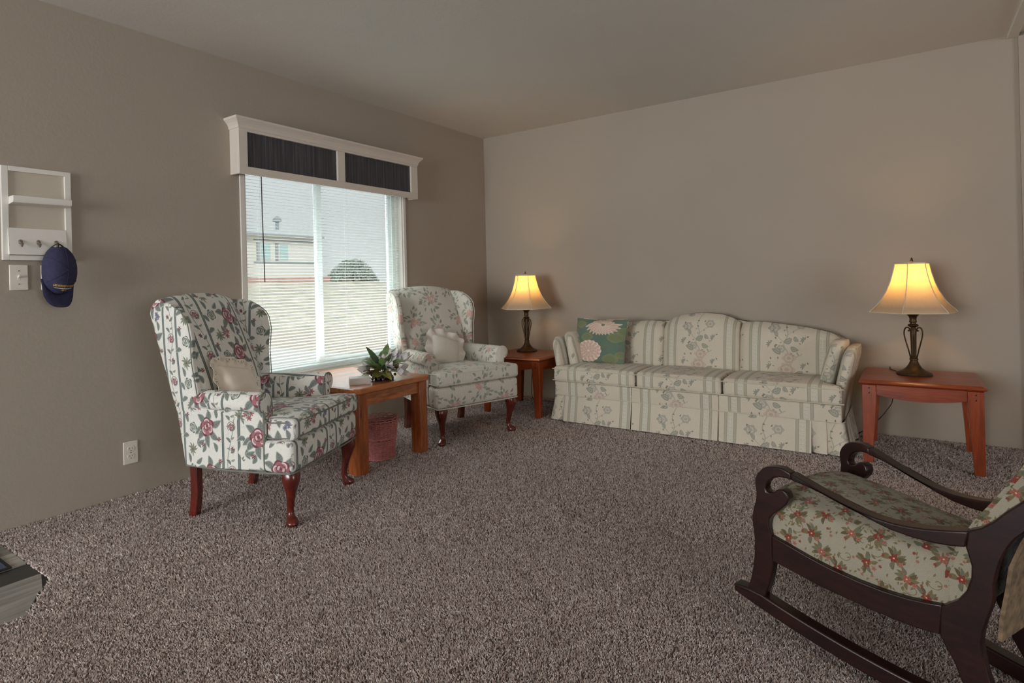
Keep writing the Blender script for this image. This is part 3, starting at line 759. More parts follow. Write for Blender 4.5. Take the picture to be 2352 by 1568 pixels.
# ---------------------------------------------------------------- wing chairs
def cabriole(par, x, y, out, mat, ztop=.25):
    # out = (dx,dy) unit direction of the knee
    dx, dy = out; ks = [(.0, .0, .030, ztop), (.010, .0, .036, ztop-.02), (.016, 0, .036, ztop-.05), (.012, 0, .028, ztop-.085), (.004, 0, .021, ztop-.125), (-.006, 0, .016, .075), (-.008, 0, .0145, .05), (-.002, 0, .017, .034), (.008, 0, .024, .018), (.012, 0, .027, .006), (.010, 0, .022, -.006)]
    secs = []
    for i, (o_, _, r, z_) in enumerate(ks):
        cx, cy = x+dx*o_, y+dy*o_; sec_ = []
        for k in range(14):
            a = 2*pi*k/14; ca, sa = cos(a), sin(a)
            q = (abs(ca)**3.2+abs(sa)**3.2)**(-1/3.2) if i < 4 else 1
            ext = 1+.35*max(0, ca*dx+sa*dy) if i >= 8 else 1
            sec_.append((cx+ca*r*q*ext, cy+sa*r*q*ext, z_))
        secs.append(sec_)
    V, F = loft(spline_secs(secs, 3)); return add('leg', V, F, mat, par, ang=60)
def spline_secs(secs, n):
    cols = [spline([s[k] for s in secs], n) for k in range(len(secs[0]))]
    return [[cols[k][i] for k in range(len(cols))] for i in range(len(cols[0]))]
def wing_chair(name, label, loc, az, mat, tw, th, uo, pipe_mat, group=None, squash=None):
    t = thing(name, label, 'armchair', loc, RAD(az), group)
    U = lambda o=0, v=0, mode='box': (tw, th, uo+o, v, mode)
    hwid = lambda x: lerp([-.40, -.30, 0, .17, .195, .34], [.235, .245, .280, .300, .33, .33], x)
    # seat base with rounded front corners
    def wb(x, y, z_):
        x = x+.0; return (x, y/.33*(hwid(x)), z_)
    V, F = rbox((.33, .33, .070), .022, 8, (.006, .004, 0), wb, (0, 0, .305)); V = [(x, y, z_-.0) for x, y, z_ in V]
    add('seat_rail', V, F, mat, t, uv=U(.05))
    lip = [(.315*cos(a)**1 if False else 0, 0, 0) for a in [0]]
    path = [(-.31, -.268, .238), (0, -.314, .237), (.20, -.326, .236), (.295, -.325, .236), (.328, -.295, .236), (.334, 0, .236), (.328, .295, .236), (.295, .325, .236), (.20, .326, .236), (0, .314, .237), (-.31, .268, .238)]
    add('welt', *tube(spline(path, 4), .0042, 6), pipe_mat, t)
    # T-shaped seat cushion
    def wc(x, y, z_):
        wv = lerp([-.25, .178, .196, .212, .40], [.232, .243, .30, .328, .33], x+.068); zz = z_+.008*max(0, 1-(y/.3)**2)*(1 if z_ > 0 else 0)
        return (x, y/.30*wv, zz+.010*lerp([-.25, .34], [-.6, 1], x))
    V, F = rbox((.275, .30, .046), .020, 12, (.006, 0, .012), wc, (.068, 0, .418)); add('seat_cushion', V, F, mat, t, uv=U(.05, .3))
    sc = t.children[-1]
    outl = [(-.19, .225), (.0, .236), (.155, .243), (.195, .30), (.215, .322), (.30, .326), (.335, .300), (.346, .15), (.348, 0)]
    outl = outl+[(x, -y) for x, y in outl[-2::-1]]
    for zz in (.452, .384):
        add('piping', *tube(spline([(x, y, zz+.010*lerp([-.18, .40], [-.6, 1], x)) for x, y in outl], 4), .0038, 6), pipe_mat, sc)
    # arms: roll with facing
    ao = [(.244, .25), (.243, .50), (.246, .535), (.256, .563), (.275, .582), (.300, .588), (.325, .580), (.342, .560), (.346, .535), (.338, .513), (.322, .503), (.314, .495), (.312, .40), (.312, .245)]
    ao = [q[:2] for q in spline([(a, b, 0) for a, b in ao], 2, True)]
    for s in (1, -1):
        secs = []
        for x, k in ((-.245, .0), (-.18, .0), (-.10, .0), (-.02, 0), (.06, 0), (.13, 0), (.172, 0), (.183, .006), (.187, .016)):
            ins = lerp([-.25, .19], [.045, 0], x)
            cy, cz = .294, .42
            secs.append([(x, s*((y if k == 0 else cy+(y-cy)*(1-k*7))-ins), (z_ if k == 0 else cz+(z_-cz)*(1-k*1.2))-.018*lerp([-.25, .19], [0, 0], x)) for y, z_ in ao])
        arm = add('arm', *loft(secs), mat, t, ang=50, uv=U(.31 if s > 0 else .31, .2))
        add('welt', *tube([(.183, s*y, z_) for y, z_ in ao], .0035, 6, closed=True), pipe_mat, arm)
    # side panel with the wing: slab lofted upward
    xr = lambda z_: lerp([.235, .49, .67, .985], [-.330, -.385, -.435, -.548], z_)
    xf = lambda z_: lerp([.235, .47, .52, .60, .72, .83, .90, .94, .975, 1.0], [.165, .15, -.19, -.197, -.212, -.205, -.222, -.255, -.315, -.40], z_)
    for s in (1, -1):
        secs = []
        for z_ in [.24, .30, .36, .42, .46, .485, .51, .54, .58, .63, .68, .73, .78, .83, .87, .90, .925, .945, .962, .976, .988, .995]:
            a, b = xr(z_), xf(z_); th_ = .050 if z_ > .5 else .040
            flare = lerp([.24, .5, .75, 1.0], [0, .0, .030, .045], z_)
            if z_ > .95: a += (z_-.95)*.9; th_ *= lerp([.95, .985, .996], [1, .8, .35], z_)
            L = b-a; sec_ = []
            for k in range(36):
                q = 2*pi*k/36; cx_ = cos(q); sy = sin(q)
                e = 5.0
                sx = abs(cx_)**(2/e)*(1 if cx_ > 0 else -1); syy = abs(sy)**(2/2.6)*(1 if sy > 0 else -1)
                x = a+L*(sx+1)/2
                yc = lerp([-.6, -.40, -.30, -.2, 0, .17], [.250, .262, .272, .292, .300, .306], x)+flare*lerp([-.55, -.45, -.20], [.5, .75, 1.0], x)
                sec_.append((x, s*(yc+th_/2*syy-.020), z_))
            secs.append(sec_)
        wg = add('side_panel_and_wing', *loft(secs), mat, t, ang=60, uv=(tw, th, uo+.12, .1, 'y'))
        wg.name = 'wing'
        # welt round the front edge of the wing
        path = []
        for z_ in np.linspace(.53, .985, 16):
            x = xf(z_)-.004; yc = lerp([-.6, -.40, -.30, -.2, 0], [.250, .262, .272, .292, .300], x)+lerp([.24, .5, .75, 1.0], [0, .0, .030, .045], z_)*lerp([-.55, -.45, -.20], [.5, .75, 1.0], x)
            path.append((x+.002, s*(yc-.020+(.022 if z_ < .95 else .018)), z_))
        add('welt', *tube(path, .0028, 6), pipe_mat, wg)
    # inside back with arched, rolled crest
    secs = []
    nz = 16
    prof = [(.42, -.195, .10), (.50, -.178, .125), (.58, -.190, .13), (.66, -.222, .13), (.74, -.262, .125), (.82, -.305, .12), (.89, -.345, .12), (.94, -.375, .118), (.975, -.398, .108), (1.0, -.42, .088), (1.018, -.445, .05), (1.022, -.462, .012)]
    V = []; ny = 20; rows = []
    for zz, xf_, dp in prof:
        row = []
        wv = lerp([.42, .6, .8, 1.02], [.232, .238, .256, .262], zz)
        for k in range(ny+1):
            q = -1+2*k/ny; e = 1-abs(q)**2.4
            arch = .026*(1-q*q)*max(0, (zz-.75)/.27)-.012*max(0, (zz-.9)/.12)
            row.append((xf_-.030*(1-e)*1.0+.006*e, q*wv, zz+arch))
        for k in range(ny, -1, -1):
            q = -1+2*k/ny; arch = .026*(1-q*q)*max(0, (zz-.75)/.27)-.012*max(0, (zz-.9)/.12)
            xb = lerp([.42, .6, .8, 1.02], [-.360, -.405, -.470, -.520], zz); x_ = max(xb, xf_-dp) if zz > .97 else xb
            if zz > 1.0: x_ = xf_-dp
            row.append((x_, q*wv, zz+arch))
        rows.append(row)
    back = add('backrest', *loft(spline_secs(rows, 2)), mat, t, ang=75, uv=(tw, th, uo+.5-.0, .35, 'box'))
    # outside back
    rows = []
    for zz in (.24, .40, .60, .80, .92, .955):
        xb = xr(zz)+.006; wv = lerp([.24, .6, 1.0], [.245, .250, .250], zz)
        rows.append([(xb-.006, -wv, zz), (xb-.012, -wv*.5, zz), (xb-.014, 0, zz), (xb-.012, wv*.5, zz), (xb-.006, wv, zz), (xb+.03, wv, zz), (xb+.03, -wv, zz)])
    add('outside_back', *loft(rows), mat, t, ang=60, uv=(tw, th, uo, .1, 'x'))
    # legs
    for s in (1, -1):
        cabriole(t, .285, s*.275, (.72, s*.69), M_MAHOG)
        secs = []
        for z_, ox in ((.245, .0), (.17, .004), (.10, .004), (.04, -.004), (-.006, -.014)):
            cx, cy, h_ = -.285+ox, s*.232, .0195
            secs.append([(cx-h_*1.15, cy-h_, z_), (cx+h_*1.15, cy-h_, z_), (cx+h_*1.15, cy+h_, z_), (cx-h_*1.15, cy+h_, z_)])
        add('leg', *loft(secs), M_MAHOG, t, bevel=.002)
    if squash:
        for ob in t.children_recursive:
            for v_ in ob.data.vertices:
                if v_.co.x < 0: v_.co.x *= squash[0]
                v_.co.y *= squash[1]
    return t
M_PIPE1 = plain('grey green welt', srgb(120, 122, 114), .8)
M_PIPE2 = plain('cream welt', srgb(206, 200, 188), .8)
wing_chair('wing_chair', 'wing chair in rose print with dark stripes, near the key rack', (.705, -2.812, 0), 23.5, M_ROSE, .37, .40, .0, M_PIPE1, None, (.80, .95))
wing_chair('wing_chair', 'pale ribbed wing chair with faded pink sprays, nearest the room corner', (.640, -1.280, 0), -18.5, M_FADED, .40, .42, .2, M_PIPE2, None)

# ---------------------------------------------------------------- table between the two wing chairs
tb = thing('side_table', 'chunky honey oak table between the two wing chairs, holding the flowers', 'table', (.455, -2.055, 0))
def clipped(hx, hy, c): return [(-hx+c, -hy), (hx-c, -hy), (hx, -hy+c), (hx, hy-c), (hx-c, hy), (-hx+c, hy), (-hx, hy-c), (-hx, -hy+c)]
o8 = clipped(.395, .305, .028)
secs = [[(a*k, b*k, z_) for a, b in o8] for k, z_ in ((.975, .444), (1.0, .450), (1.0, .466), (.992, .474), (.975, .478))]
add('table_top', *loft(secs), M_OAK, tb, ang=25)
add('top_groove', *tube([(a*.955, b*.945, .4775) for a, b in o8], .0012, 4, closed=True), M_OAKZ, tb)
for sx in (-1, 1):
    for sy in (-1, 1):
        cx, cy = sx*.337, sy*.252
        pts = [(-.040, -.040), (.040, -.040), (.040, .040), (-.040, .040)]
        c = .018; cor = []
        for a, b in pts:
            if a*sx > 0 and b*sy > 0:
                p1 = (a, b-sy*c); p2 = (a-sx*c, b); prev = (cor[-1] if cor else None)
                seqs = [p1, p2]
                # keep winding order
                if (a > 0) == (b > 0): seqs = [p1, p2]
                else: seqs = [p2, p1]
                cor += seqs
            else: cor.append((a, b))
        add('leg', *prism([(cx+a, cy+b) for a, b in cor], -.006, .444, lambda a, b, t: (a, b, t)), M_OAKZ, tb, bevel=.002)
for sy in (-1, 1): box('apron', (-.297, .297, sy*.270-.010, sy*.270+.010, .372, .444), M_OAK, tb, .0015)
for sx in (-1, 1): box('apron', (sx*.352-.010, sx*.352+.010, -.212, .212, .372, .444), M_OAK, tb, .0015)

# small white box lying on it
bk = thing('gift_box', 'small white cardboard box lying on the oak table', 'box', (.686, -2.196, .478), RAD(52))
V, F = prism([(-.055, 0), (.055, 0), (.055, .030), (.047, .037), (-.047, .037), (-.055, .030)], -.058, .058, lambda a, b, t: (t, a, b))
add('carton', V, F, plain('white card', srgb(214, 208, 202), .5, var=.02), bk, bevel=.0015)
box('lid_flap', (.0584, .0592, -.050, .050, .004, .030), plain('white card edge', srgb(200, 192, 186), .5, var=.02), bk, .0003)

# ---------------------------------------------------------------- flower arrangement
fl = thing('flower_arrangement', 'artificial magnolias with glossy green leaves and dark berries on the oak table', 'flowers', (.70, -2.03, .478))
M_LEAF = [plain('leaf green', srgb(112, 132, 84), .35, nscale=50, var=.25, coat=.2), plain('leaf dark green', srgb(76, 100, 66), .35, nscale=50, var=.3, coat=.2), plain('leaf olive', srgb(128, 126, 62), .4, nscale=50, var=.25)]
M_PETAL = plain('white petal', srgb(206, 200, 198), .55, nscale=30, var=.05); M_BROWN = plain('brown sepal', srgb(96, 60, 50), .6, var=.2); M_BERRY = plain('dark glass berry', srgb(44, 26, 26), .1, coat=.8, var=.2)
def leaf_mesh(L, Wd, bend, cup, n=7):
    V = []; F = []
    for o_ in (0, -.0006):
        for i in range(n+1):
            t_ = i/n; hw_ = Wd/2*sin(pi*min(1, t_**.8*.97+.02))**.8; x = L*t_; z_ = -bend*L*t_*t_+.15*L*t_
            for k in (-1, -.5, 0, .5, 1): V.append((x, k*hw_, z_+cup*abs(k)*hw_+o_))
    m_ = 5*(n+1)
    for i in range(n):
        for k in range(4):
            a = i*5+k; F.append((a, a+1, a+6, a+5)); F.append((m_+a, m_+a+5, m_+a+6, m_+a+1))
    for i in range(n): F.append((i*5, i*5+5, m_+i*5+5, m_+i*5)); F.append((i*5+4, m_+i*5+4, m_+i*5+9, i*5+9))
    return V, F
def put(V, base, az, el, roll=0):
    R_ = Matrix.Rotation(az, 3, 'Z') @ Matrix.Rotation(-el, 3, 'Y') @ Matrix.Rotation(roll, 3, 'X')
    return [tuple(R_ @ Vector(v)+Vector(base)) for v in V]
rnd = random.Random(4)
add('bowl', *lathe([(.001, 0), (.045, .001), (.058, .012), (.060, .030), (.054, .036), (.05, .030), (.001, .028)], 20), plain('dark glass bowl', srgb(60, 44, 36), .15, coat=.6), fl)
leaves = [(-150, 62, .135, .040, 1), (-165, 30, .12, .045, 1), (175, 48, .10, .046, 0), (130, 66, .12, .05, 0), (100, 75, .13, .05, 0), (70, 60, .12, .042, 0), (40, 45, .12, .045, 1), (15, 30, .12, .05, 0), (-10, 20, .12, .045, 1), (-40, 25, .11, .048, 0), (-70, 15, .10, .05, 2), (-60, -6, .085, .05, 2), (-90, 30, .10, .045, 0), (-115, 20, .11, .05, 1), (-130, -5, .10, .04, 2), (-30, 0, .10, .04, 2), (150, 20, .12, .05, 0), (110, 35, .12, .05, 1), (60, 20, .13, .05, 1), (0, 55, .10, .045, 0), (-100, 55, .09, .045, 0), (-45, 50, .09, .04, 0), (25, 8, .13, .04, 1), (-80, -4, .07, .045, 2), (-20, -4, .08, .045, 0), (-140, 45, .115, .045, 0)]
for az, el, L, wd, mi in leaves:
    V, F = leaf_mesh(L*1.12, wd*1.2, rnd.uniform(.15, .6), rnd.uniform(.15, .45)); r0 = .012+.02*rnd.random()
    b0 = (r0*cos(RAD(az)), r0*sin(RAD(az)), .045+.03*max(0, sin(RAD(el))))
    add('leaf', put(V, b0, RAD(az+rnd.uniform(-8, 8)), RAD(el), rnd.uniform(-.5, .5)), F, M_LEAF[mi], fl, ang=80)
def magnolia(base, az, el, size, openness, n=6):
    P0 = Vector(base); ax = Vector((cos(el)*cos(az), cos(el)*sin(az), sin(el)))
    f_ = add('flower', *tube([(0, 0, .04), tuple(P0*.6+Vector((0, 0, .02))), tuple(P0)], .0022, 6), M_LEAF[1], fl)
    for k in range(n):
        V, F = leaf_mesh(size, size*.62, -.45+openness, .35)
        R_ = ax.to_track_quat('X', 'Z').to_matrix() @ Matrix.Rotation(2*pi*k/n+.3, 3, 'X') @ Matrix.Rotation(-openness, 3, 'Y')
        add('petal', [tuple(R_ @ Vector(v)+P0) for v in V], F, M_PETAL, f_, ang=80)
magnolia((.045, .035, .115), RAD(60), RAD(60), .075, .45, 7); magnolia((.085, .075, .10), RAD(50), RAD(65), .085, .25, 5); magnolia((.02, .0, .10), RAD(-60), RAD(70), .055, .3, 6)
magnolia((-.05, -.055, .055), RAD(-100), RAD(25), .07, .18, 4); magnolia((.10, .03, .05), RAD(20), RAD(10), .075, .3, 5); magnolia((-.085, .0, .085), RAD(170), RAD(20), .06, .3, 6); magnolia((.06, -.01, .07), RAD(-20), RAD(40), .05, .3, 5)
for k in range(12):
    a = RAD(-150+k*22); r = .065+.012*(k % 2)
    V, F = lathe([(.0008, 0), (.007, .003), (.0095, .010), (.007, .017), (.0008, .019)], 10); add('berry', [(x+r*cos(a), y+r*sin(a), z_+.0+.016*(k % 3 == 0)) for x, y, z_ in V], F, M_BERRY, fl)
for az, el, s_ in ((-125, 12, .06), (-15, 5, .06)):
    V, F = lathe([(.001, 0), (.009, .012), (.011, .03), (.007, .05), (.001, .058)], 10)
    V = [(z_, x, y) for x, y, z_ in V]; add('bud', put(V, (.055*cos(RAD(az)), .055*sin(RAD(az)), .045), RAD(az), RAD(el)), F, M_BROWN, fl)

# ---------------------------------------------------------------- pink wicker basket
def wicker():
    t = thing('wicker_basket', 'pink wicker waste basket under the oak table', 'basket', (.675, -2.035, 0))
    pk = plain('pink painted wicker', srgb(196, 124, 118), .6, nscale=60, var=.18, bstr=.3)
    ns = 26; hz = .235
    R = lambda z_: .080+.026*(z_/hz)
    for s in range(ns):
        a = 2*pi*s/ns
        add('stake', *tube([((R(z_))*cos(a), (R(z_))*sin(a), z_) for z_ in (.0, .06, .12, .18, hz)], .0028, 6), pk, t)
    for nm, za, zb in (('lower_weave', .006, .118), ('upper_weave', .132, .228)):
        parts = []; rows = int((zb-za)/.0062)
        for i in range(rows):
            z_ = za+i*.0062; path = []
            for k in range(ns*4):
                a = 2*pi*k/(ns*4); ph = k/4*pi*1.0
                path.append(((R(z_)+.0038*cos(ph+pi*(i % 2)))*cos(a), (R(z_)+.0038*cos(ph+pi*(i % 2)))*sin(a), z_))
            parts.append(tube(path, .0027, 4, closed=True))
        add(nm, *join(*parts), pk, t)['kind'] = 'stuff'
    for z_, ph in ((.124, 0), (.1285, pi), (.002, 0), (.232, 0)):
        path = [((R(z_)+.004+.0015*cos(k*pi/2+ph))*cos(2*pi*k/80), (R(z_)+.004+.0015*cos(k*pi/2+ph))*sin(2*pi*k/80), z_+.0015*sin(k*pi/2+ph)) for k in range(80)]
        add('band', *tube(path, .0030, 6, closed=True), pk, t)
    n = 13
    for k in range(n):   # looped rim
        a0 = 2*pi*k/n; pts = []
        for q in np.linspace(0, 1, 9):
            a = a0+q*2*pi/n*1.12; pts.append((.108*cos(a), .108*sin(a), hz+.0+.012*sin(pi*q)**.5+.001))
        add('rim_loop', *tube(pts, .0022, 6), pk, t)
    add('bottom', *lathe([(.001, .003), (.079, .003), (.079, .007), (.001, .007)], 26), pk, t)
wicker()

# ---------------------------------------------------------------- two cherry end tables
def end_table(label, loc):
    t = thing('end_table', label, 'table', (*loc, 0), 0, None)
    zt = .457; hx, hy = .285, .275
    secs = [[(a*k, b*k, z_) for a, b in clipped(hx, hy, .0)] for k, z_ in ()]
    rings = []
    for ins, z_ in ((.020, zt-.028), (.004, zt-.020), (.0, zt-.014), (.003, zt-.009), (.014, zt-.004), (.020, zt)):
        rings.append([(-hx+ins, -hy+ins, z_), (hx-ins, -hy+ins, z_), (hx-ins, hy-ins, z_), (-hx+ins, hy-ins, z_)])
    add('table_top', *loft(rings), M_CHERRY, t, smooth=False, bevel=.0015)
    lx, ly = .242, .232; z0 = zt-.028
    for sx in (-1, 1):
        for sy in (-1, 1):
            secs = []
            for z_, w_ in ((z0, .0), (z0-.09, .0), (.25, .006), (.12, .015), (-.006, .022)):
                # outer faces stay upright, inner faces taper
                xo, xi = sx*(lx+.028), sx*(lx-.040+w_); yo, yi = sy*(ly+.028), sy*(ly-.026+w_)
                xa, xb = min(xo, xi), max(xo, xi); ya, yb = min(yo, yi), max(yo, yi)
                secs.append([(xa, ya, z_), (xb, ya, z_), (xb, yb, z_), (xa, yb, z_)])
            lg = add('leg', *loft(secs), M_CHERRYZ, t, smooth=False, bevel=.0025)
            if sy < 0:
                for zz in (z0-.016, z0-.044):
                    add('peg', *lathe([(.0001, 0), (.0048, 0), (.0042, .0018), (.0001, .0026)], 12), M_ROCK, lg, loc=(sx*(lx-.006), -(ly+.0278), zz), rot=(RAD(90), 0, 0))
    for s in (-1, 1):
        n = 16; w_ = lx-.040
        bot = [(-w_+2*w_*k/n, z0-.055-.022*(1-(2*k/n-1)**2)) for k in range(n+1)]
        add('apron', *prism([(w_, z0), (-w_, z0)]+bot, -.009, .009, lambda a, b, q: (a, s*(ly+.010)+q, b)), M_CHERRY, t, bevel=.001)
        w2 = ly-.026; bot2 = [(-w2+2*w2*k/n, z0-.055-.022*(1-(2*k/n-1)**2)) for k in range(n+1)]
        add('apron', *prism([(w2, z0), (-w2, z0)]+bot2, -.009, .009, lambda a, b, q: (s*(lx+.010)+q, a, b)), M_CHERRY, t, bevel=.001)
    return t
end_table('reddish cherry end table in the corner, between pale wing chair and sofa', (.742, -.452))
end_table('reddish cherry end table at the right end of the sofa', (3.412, -.440))

# ---------------------------------------------------------------- lamps
def shade_mat():
    m_ = bpy.data.materials.new('ivory lampshade cloth'); m_.use_nodes = True; nt = m_.node_tree; nt.nodes.clear()
    o = nt.nodes.new('ShaderNodeOutputMaterial'); mx = nt.nodes.new('ShaderNodeMixShader'); d = nt.nodes.new('ShaderNodeBsdfDiffuse'); tr = nt.nodes.new('ShaderNodeBsdfTranslucent')
    tr.inputs[0].default_value = srgb(255, 214, 132)
    v = coords(nt, 'Object', (60, 60, 6)); f = noise(nt, v, 4, 3)
    c = ramp(nt, f, [(.3, srgb(196, 182, 158)), (.7, srgb(208, 194, 170))]); nt.links.new(c, d.inputs[0])
    mx.inputs[0].default_value = .36
    nt.links.new(d.outputs[0], mx.inputs[1]); nt.links.new(tr.outputs[0], mx.inputs[2]); nt.links.new(mx.outputs[0], o.inputs[0]); return m_
M_SHADE = shade_mat(); M_TRIM = plain('ivory shade tape', srgb(214, 198, 172), .8)
def lamp(label, x, y, zt, phi, power):
    t = thing('table_lamp', label, 'lamp', (x, y, zt), 0, None)
    add('base', *lathe([(.001, 0), (.088, 0), (.090, .006), (.086, .013), (.078, .017), (.058, .025), (.040, .040), (.028, .058), (.021, .075), (.019, .084), (.022, .087), (.022, .093), (.017, .097), (.001, .098)], 32), M_BRONZE, t)
    add('stem', *lathe([(.001, .09), (.013, .09), (.014, .16), (.016, .24), (.017, .262), (.013, .270), (.013, .276), (.024, .281), (.028, .287), (.024, .293), (.015, .296), (.015, .303), (.021, .306), (.019, .310), (.017, .325), (.022, .340), (.036, .355), (.052, .364), (.050, .367), (.001, .366)], 24), M_BRONZE, t)
    for k in range(4):
        a = phi+pi/4+k*pi/2
        pr = [(.014, .092), (.024, .14), (.036, .19), (.044, .23), (.043, .258), (.034, .274), (.022, .272), (.017, .262), (.021, .254), (.026, .258)]
        add('scroll_rod', *tube(spline([(r*cos(a), r*sin(a), z_) for r, z_ in pr], 4), .0044, 6), M_BRONZE, t)
    # socket, harp, bulb, finial
    add('socket', *lathe([(.001, .366), (.017, .366), (.019, .385), (.019, .41), (.014, .42), (.001, .42)], 16), M_BRONZE, t)
    for s in (-1, 1): add('harp', *tube(spline([(s*.02, 0, .40), (s*.055, 0, .46), (s*.060, 0, .55), (s*.040, 0, .62), (0, 0, .650)], 5), .0022, 6), M_BRONZE, t)
    bm_ = bpy.data.materials.new('frosted bulb'); bm_.use_nodes = True; b = bm_.node_tree.nodes['Principled BSDF']
    b.inputs['Emission Color'].default_value = (1, .72, .36, 1); b.inputs['Emission Strength'].default_value = 3
    add('bulb', *lathe([(.001, .42), (.013, .422), (.016, .45), (.028, .485), (.031, .505), (.026, .528), (.012, .542), (.001, .546)], 16), bm_, t)
    add('finial', *lathe([(.001, .646), (.008, .648), (.008, .652), (.004, .655), (.009, .661), (.006, .672), (.003, .68), (.001, .684)], 14), M_BRONZE, t)
    # six panel bell shade
    pr = [(.366, .222), (.372, .219), (.400, .188), (.440, .158), (.490, .131), (.545, .110), (.600, .095), (.642, .087), (.652, .086)]
    n6 = 6; sub = 6
    def ring(z_, r):
        out = []
        for k in range(n6):
            a0 = phi+2*pi*k/n6; a1 = phi+2*pi*(k+1)/n6
            for q in range(sub):
                u = q/sub; x_ = (1-u)*cos(a0)+u*cos(a1); y_ = (1-u)*sin(a0)+u*sin(a1)
                bulge = 1+.03*sin(pi*u); out.append((r*x_*bulge, r*y_*bulge, z_))
        return out
    zz = np.linspace(.366, .652, 22); secs = [ring(z_, float(np.interp(z_, [p[0] for p in pr], [p[1] for p in pr]))) for z_ in zz]
    V, F = loft(secs, caps=False); add('lamp_shade', V, F, M_SHADE, t, ang=50)
    sh = t.children[-1]
    for k in range(n6):
        a = phi+2*pi*k/n6
        path = [(float(np.interp(z_, [p[0] for p in pr], [p[1] for p in pr]))*cos(a)*1.004, float(np.interp(z_, [p[0] for p in pr], [p[1] for p in pr]))*sin(a)*1.004, z_) for z_ in zz]
        add('shade_rib', *tube(path, .0028, 6), M_TRIM, sh)
    add('bottom_rim', *tube(secs[0], .003, 6, closed=True), M_TRIM, sh); add('top_rim', *tube([(x_, y_, z_-.003) for x_, y_, z_ in secs[-1]], .0048, 6, closed=True), M_TRIM, sh)
    l = light('lamp_bulb_light', 'POINT', (x, y, zt+.56), power, (1.0, .56, .22), radius=.03)
    return t
CA = YAW-pi/2   # direction from the room towards the lens
lamp('bronze lamp with ivory bell shade on the corner end table, left of sofa', .662, -.335, .457, RAD(-43), 3.8)
lamp('bronze lamp with ivory bell shade on the end table right of sofa', 3.389, -.395, .457, RAD(-43), 4.2)

# cords of the lamps
for nm, lab, pts in (('lamp_cord', 'black lamp cord hanging behind the end table right of sofa', [(3.30, -.33, .462), (3.27, -.26, .463), (3.265, -.158, .460), (3.270, -.150, .40), (3.275, -.15, .26), (3.245, -.15, .19), (3.19, -.155, .115), (3.10, -.15, .03), (3.05, -.12, -.004), (3.02, -.05, .02), (3.02, -.006, .12)]),
                      ('lamp_cord', 'black lamp cord on the carpet behind the corner end table', [(.60, -.235, .462), (.60, -.19, .463), (.60, -.170, .45), (.60, -.165, .30), (.58, -.15, .05), (.62, -.14, .0), (.72, -.15, .004), (.84, -.12, .006), (.93, -.10, .08), (1.02, -.13, .004), (1.06, -.06, .02)])):
    o = add(nm, *tube(spline(pts, 6), .0028, 6), M_CORD); prop(o, lab, 'cord')

# ---------------------------------------------------------------- sofa
sf = thing('sofa', 'three-seat camelback sofa in striped floral cloth with a pleated skirt', 'sofa', (2.082, 0, 0))
M_PIPE3 = plain('sofa welt', srgb(196, 188, 168), .8)
TW, TH = .415, .40
def suv(cu, v=0, mode='boxy'): return (TW, TH, -(cu)/TW+.155/.415, v, mode)
# carcass
V, F = rbox((.955, .285, .055), .012, 10, (0, 0, 0), None, (0, -.375, .240)); add('deck', V, F, M_SOFA, sf, uv=suv(0, .1))
for c_, x0, x1 in ((0, -.955, -.337), (0, -.3365, .2605), (0, .261, .955)):
    V, F = rbox(((x1-x0)/2, .010, .052), .006, 8, (0, .003, 0), None, ((x0+x1)/2, -.664, .238))
    add('front_border', V, F, M_SOFA, sf, uv=suv((-.604 if x0 < -.5 else (-.038 if x0 < 0 else .555)), .55))
add('seam_welt', *tube([(-.968, -.10, .190), (-.968, -.64, .190), (-.955, -.672, .190), (.955, -.672, .190), (.968, -.64, .190), (.968, -.10, .190)], .0036, 6), M_PIPE3, sf)
# skirt: flat front panels and folded corner pleats
def skirt(x0, x1, ya, yb, name='skirt_panel', cu=0, n=10, wob=.002, hem=.002, gap=0):
    rows = []
    for i, z_ in enumerate(np.linspace(.188, hem, 7)):
        k = i/6; row = []
        for q in range(n+1):
            x = x0+(x1-x0)*q/n; y = ya+(yb-ya)*k+wob*sin(q*1.7+x0*9)*k
            row.append((x+(x-0)*0*k, y, z_))
        row += [(p[0], p[1]+.004, p[2]) for p in row[::-1]]
        rows.append(row)
    return add(name, *loft(rows), M_SOFA, sf, ang=60, uv=suv(cu, .30, 'y'))
skirt(-.870, -.341, -.668, -.708, cu=-.604); skirt(-.332, .2555, -.668, -.708, cu=-.038); skirt(.2645, .797, -.668, -.708, cu=.53)
skirt(-.40, -.28, -.660, -.680, 'skirt_pleat', .1, 4); skirt(.20, .32, -.660, -.680, 'skirt_pleat', .1, 4)
def fold(pts_top, pts_bot, name, cu, hem=.002):
    T = spline([(a, b, 0) for a, b in pts_top], 5); B = spline([(a, b, 0) for a, b in pts_bot], 5); rows = []
    for k in np.linspace(0, 1, 6):
        row = [(t_[0]*(1-k)+b_[0]*k, t_[1]*(1-k)+b_[1]*k, .188*(1-k)+hem*k) for t_, b_ in zip(T, B)]
        # thickness toward the sofa centre
        rows.append(row+[(p[0]*.996, p[1]*.992+.001, p[2]) for p in row[::-1]])
    return add(name, *loft(rows), M_SOFA, sf, ang=60, uv=suv(cu, .30, 'y'))
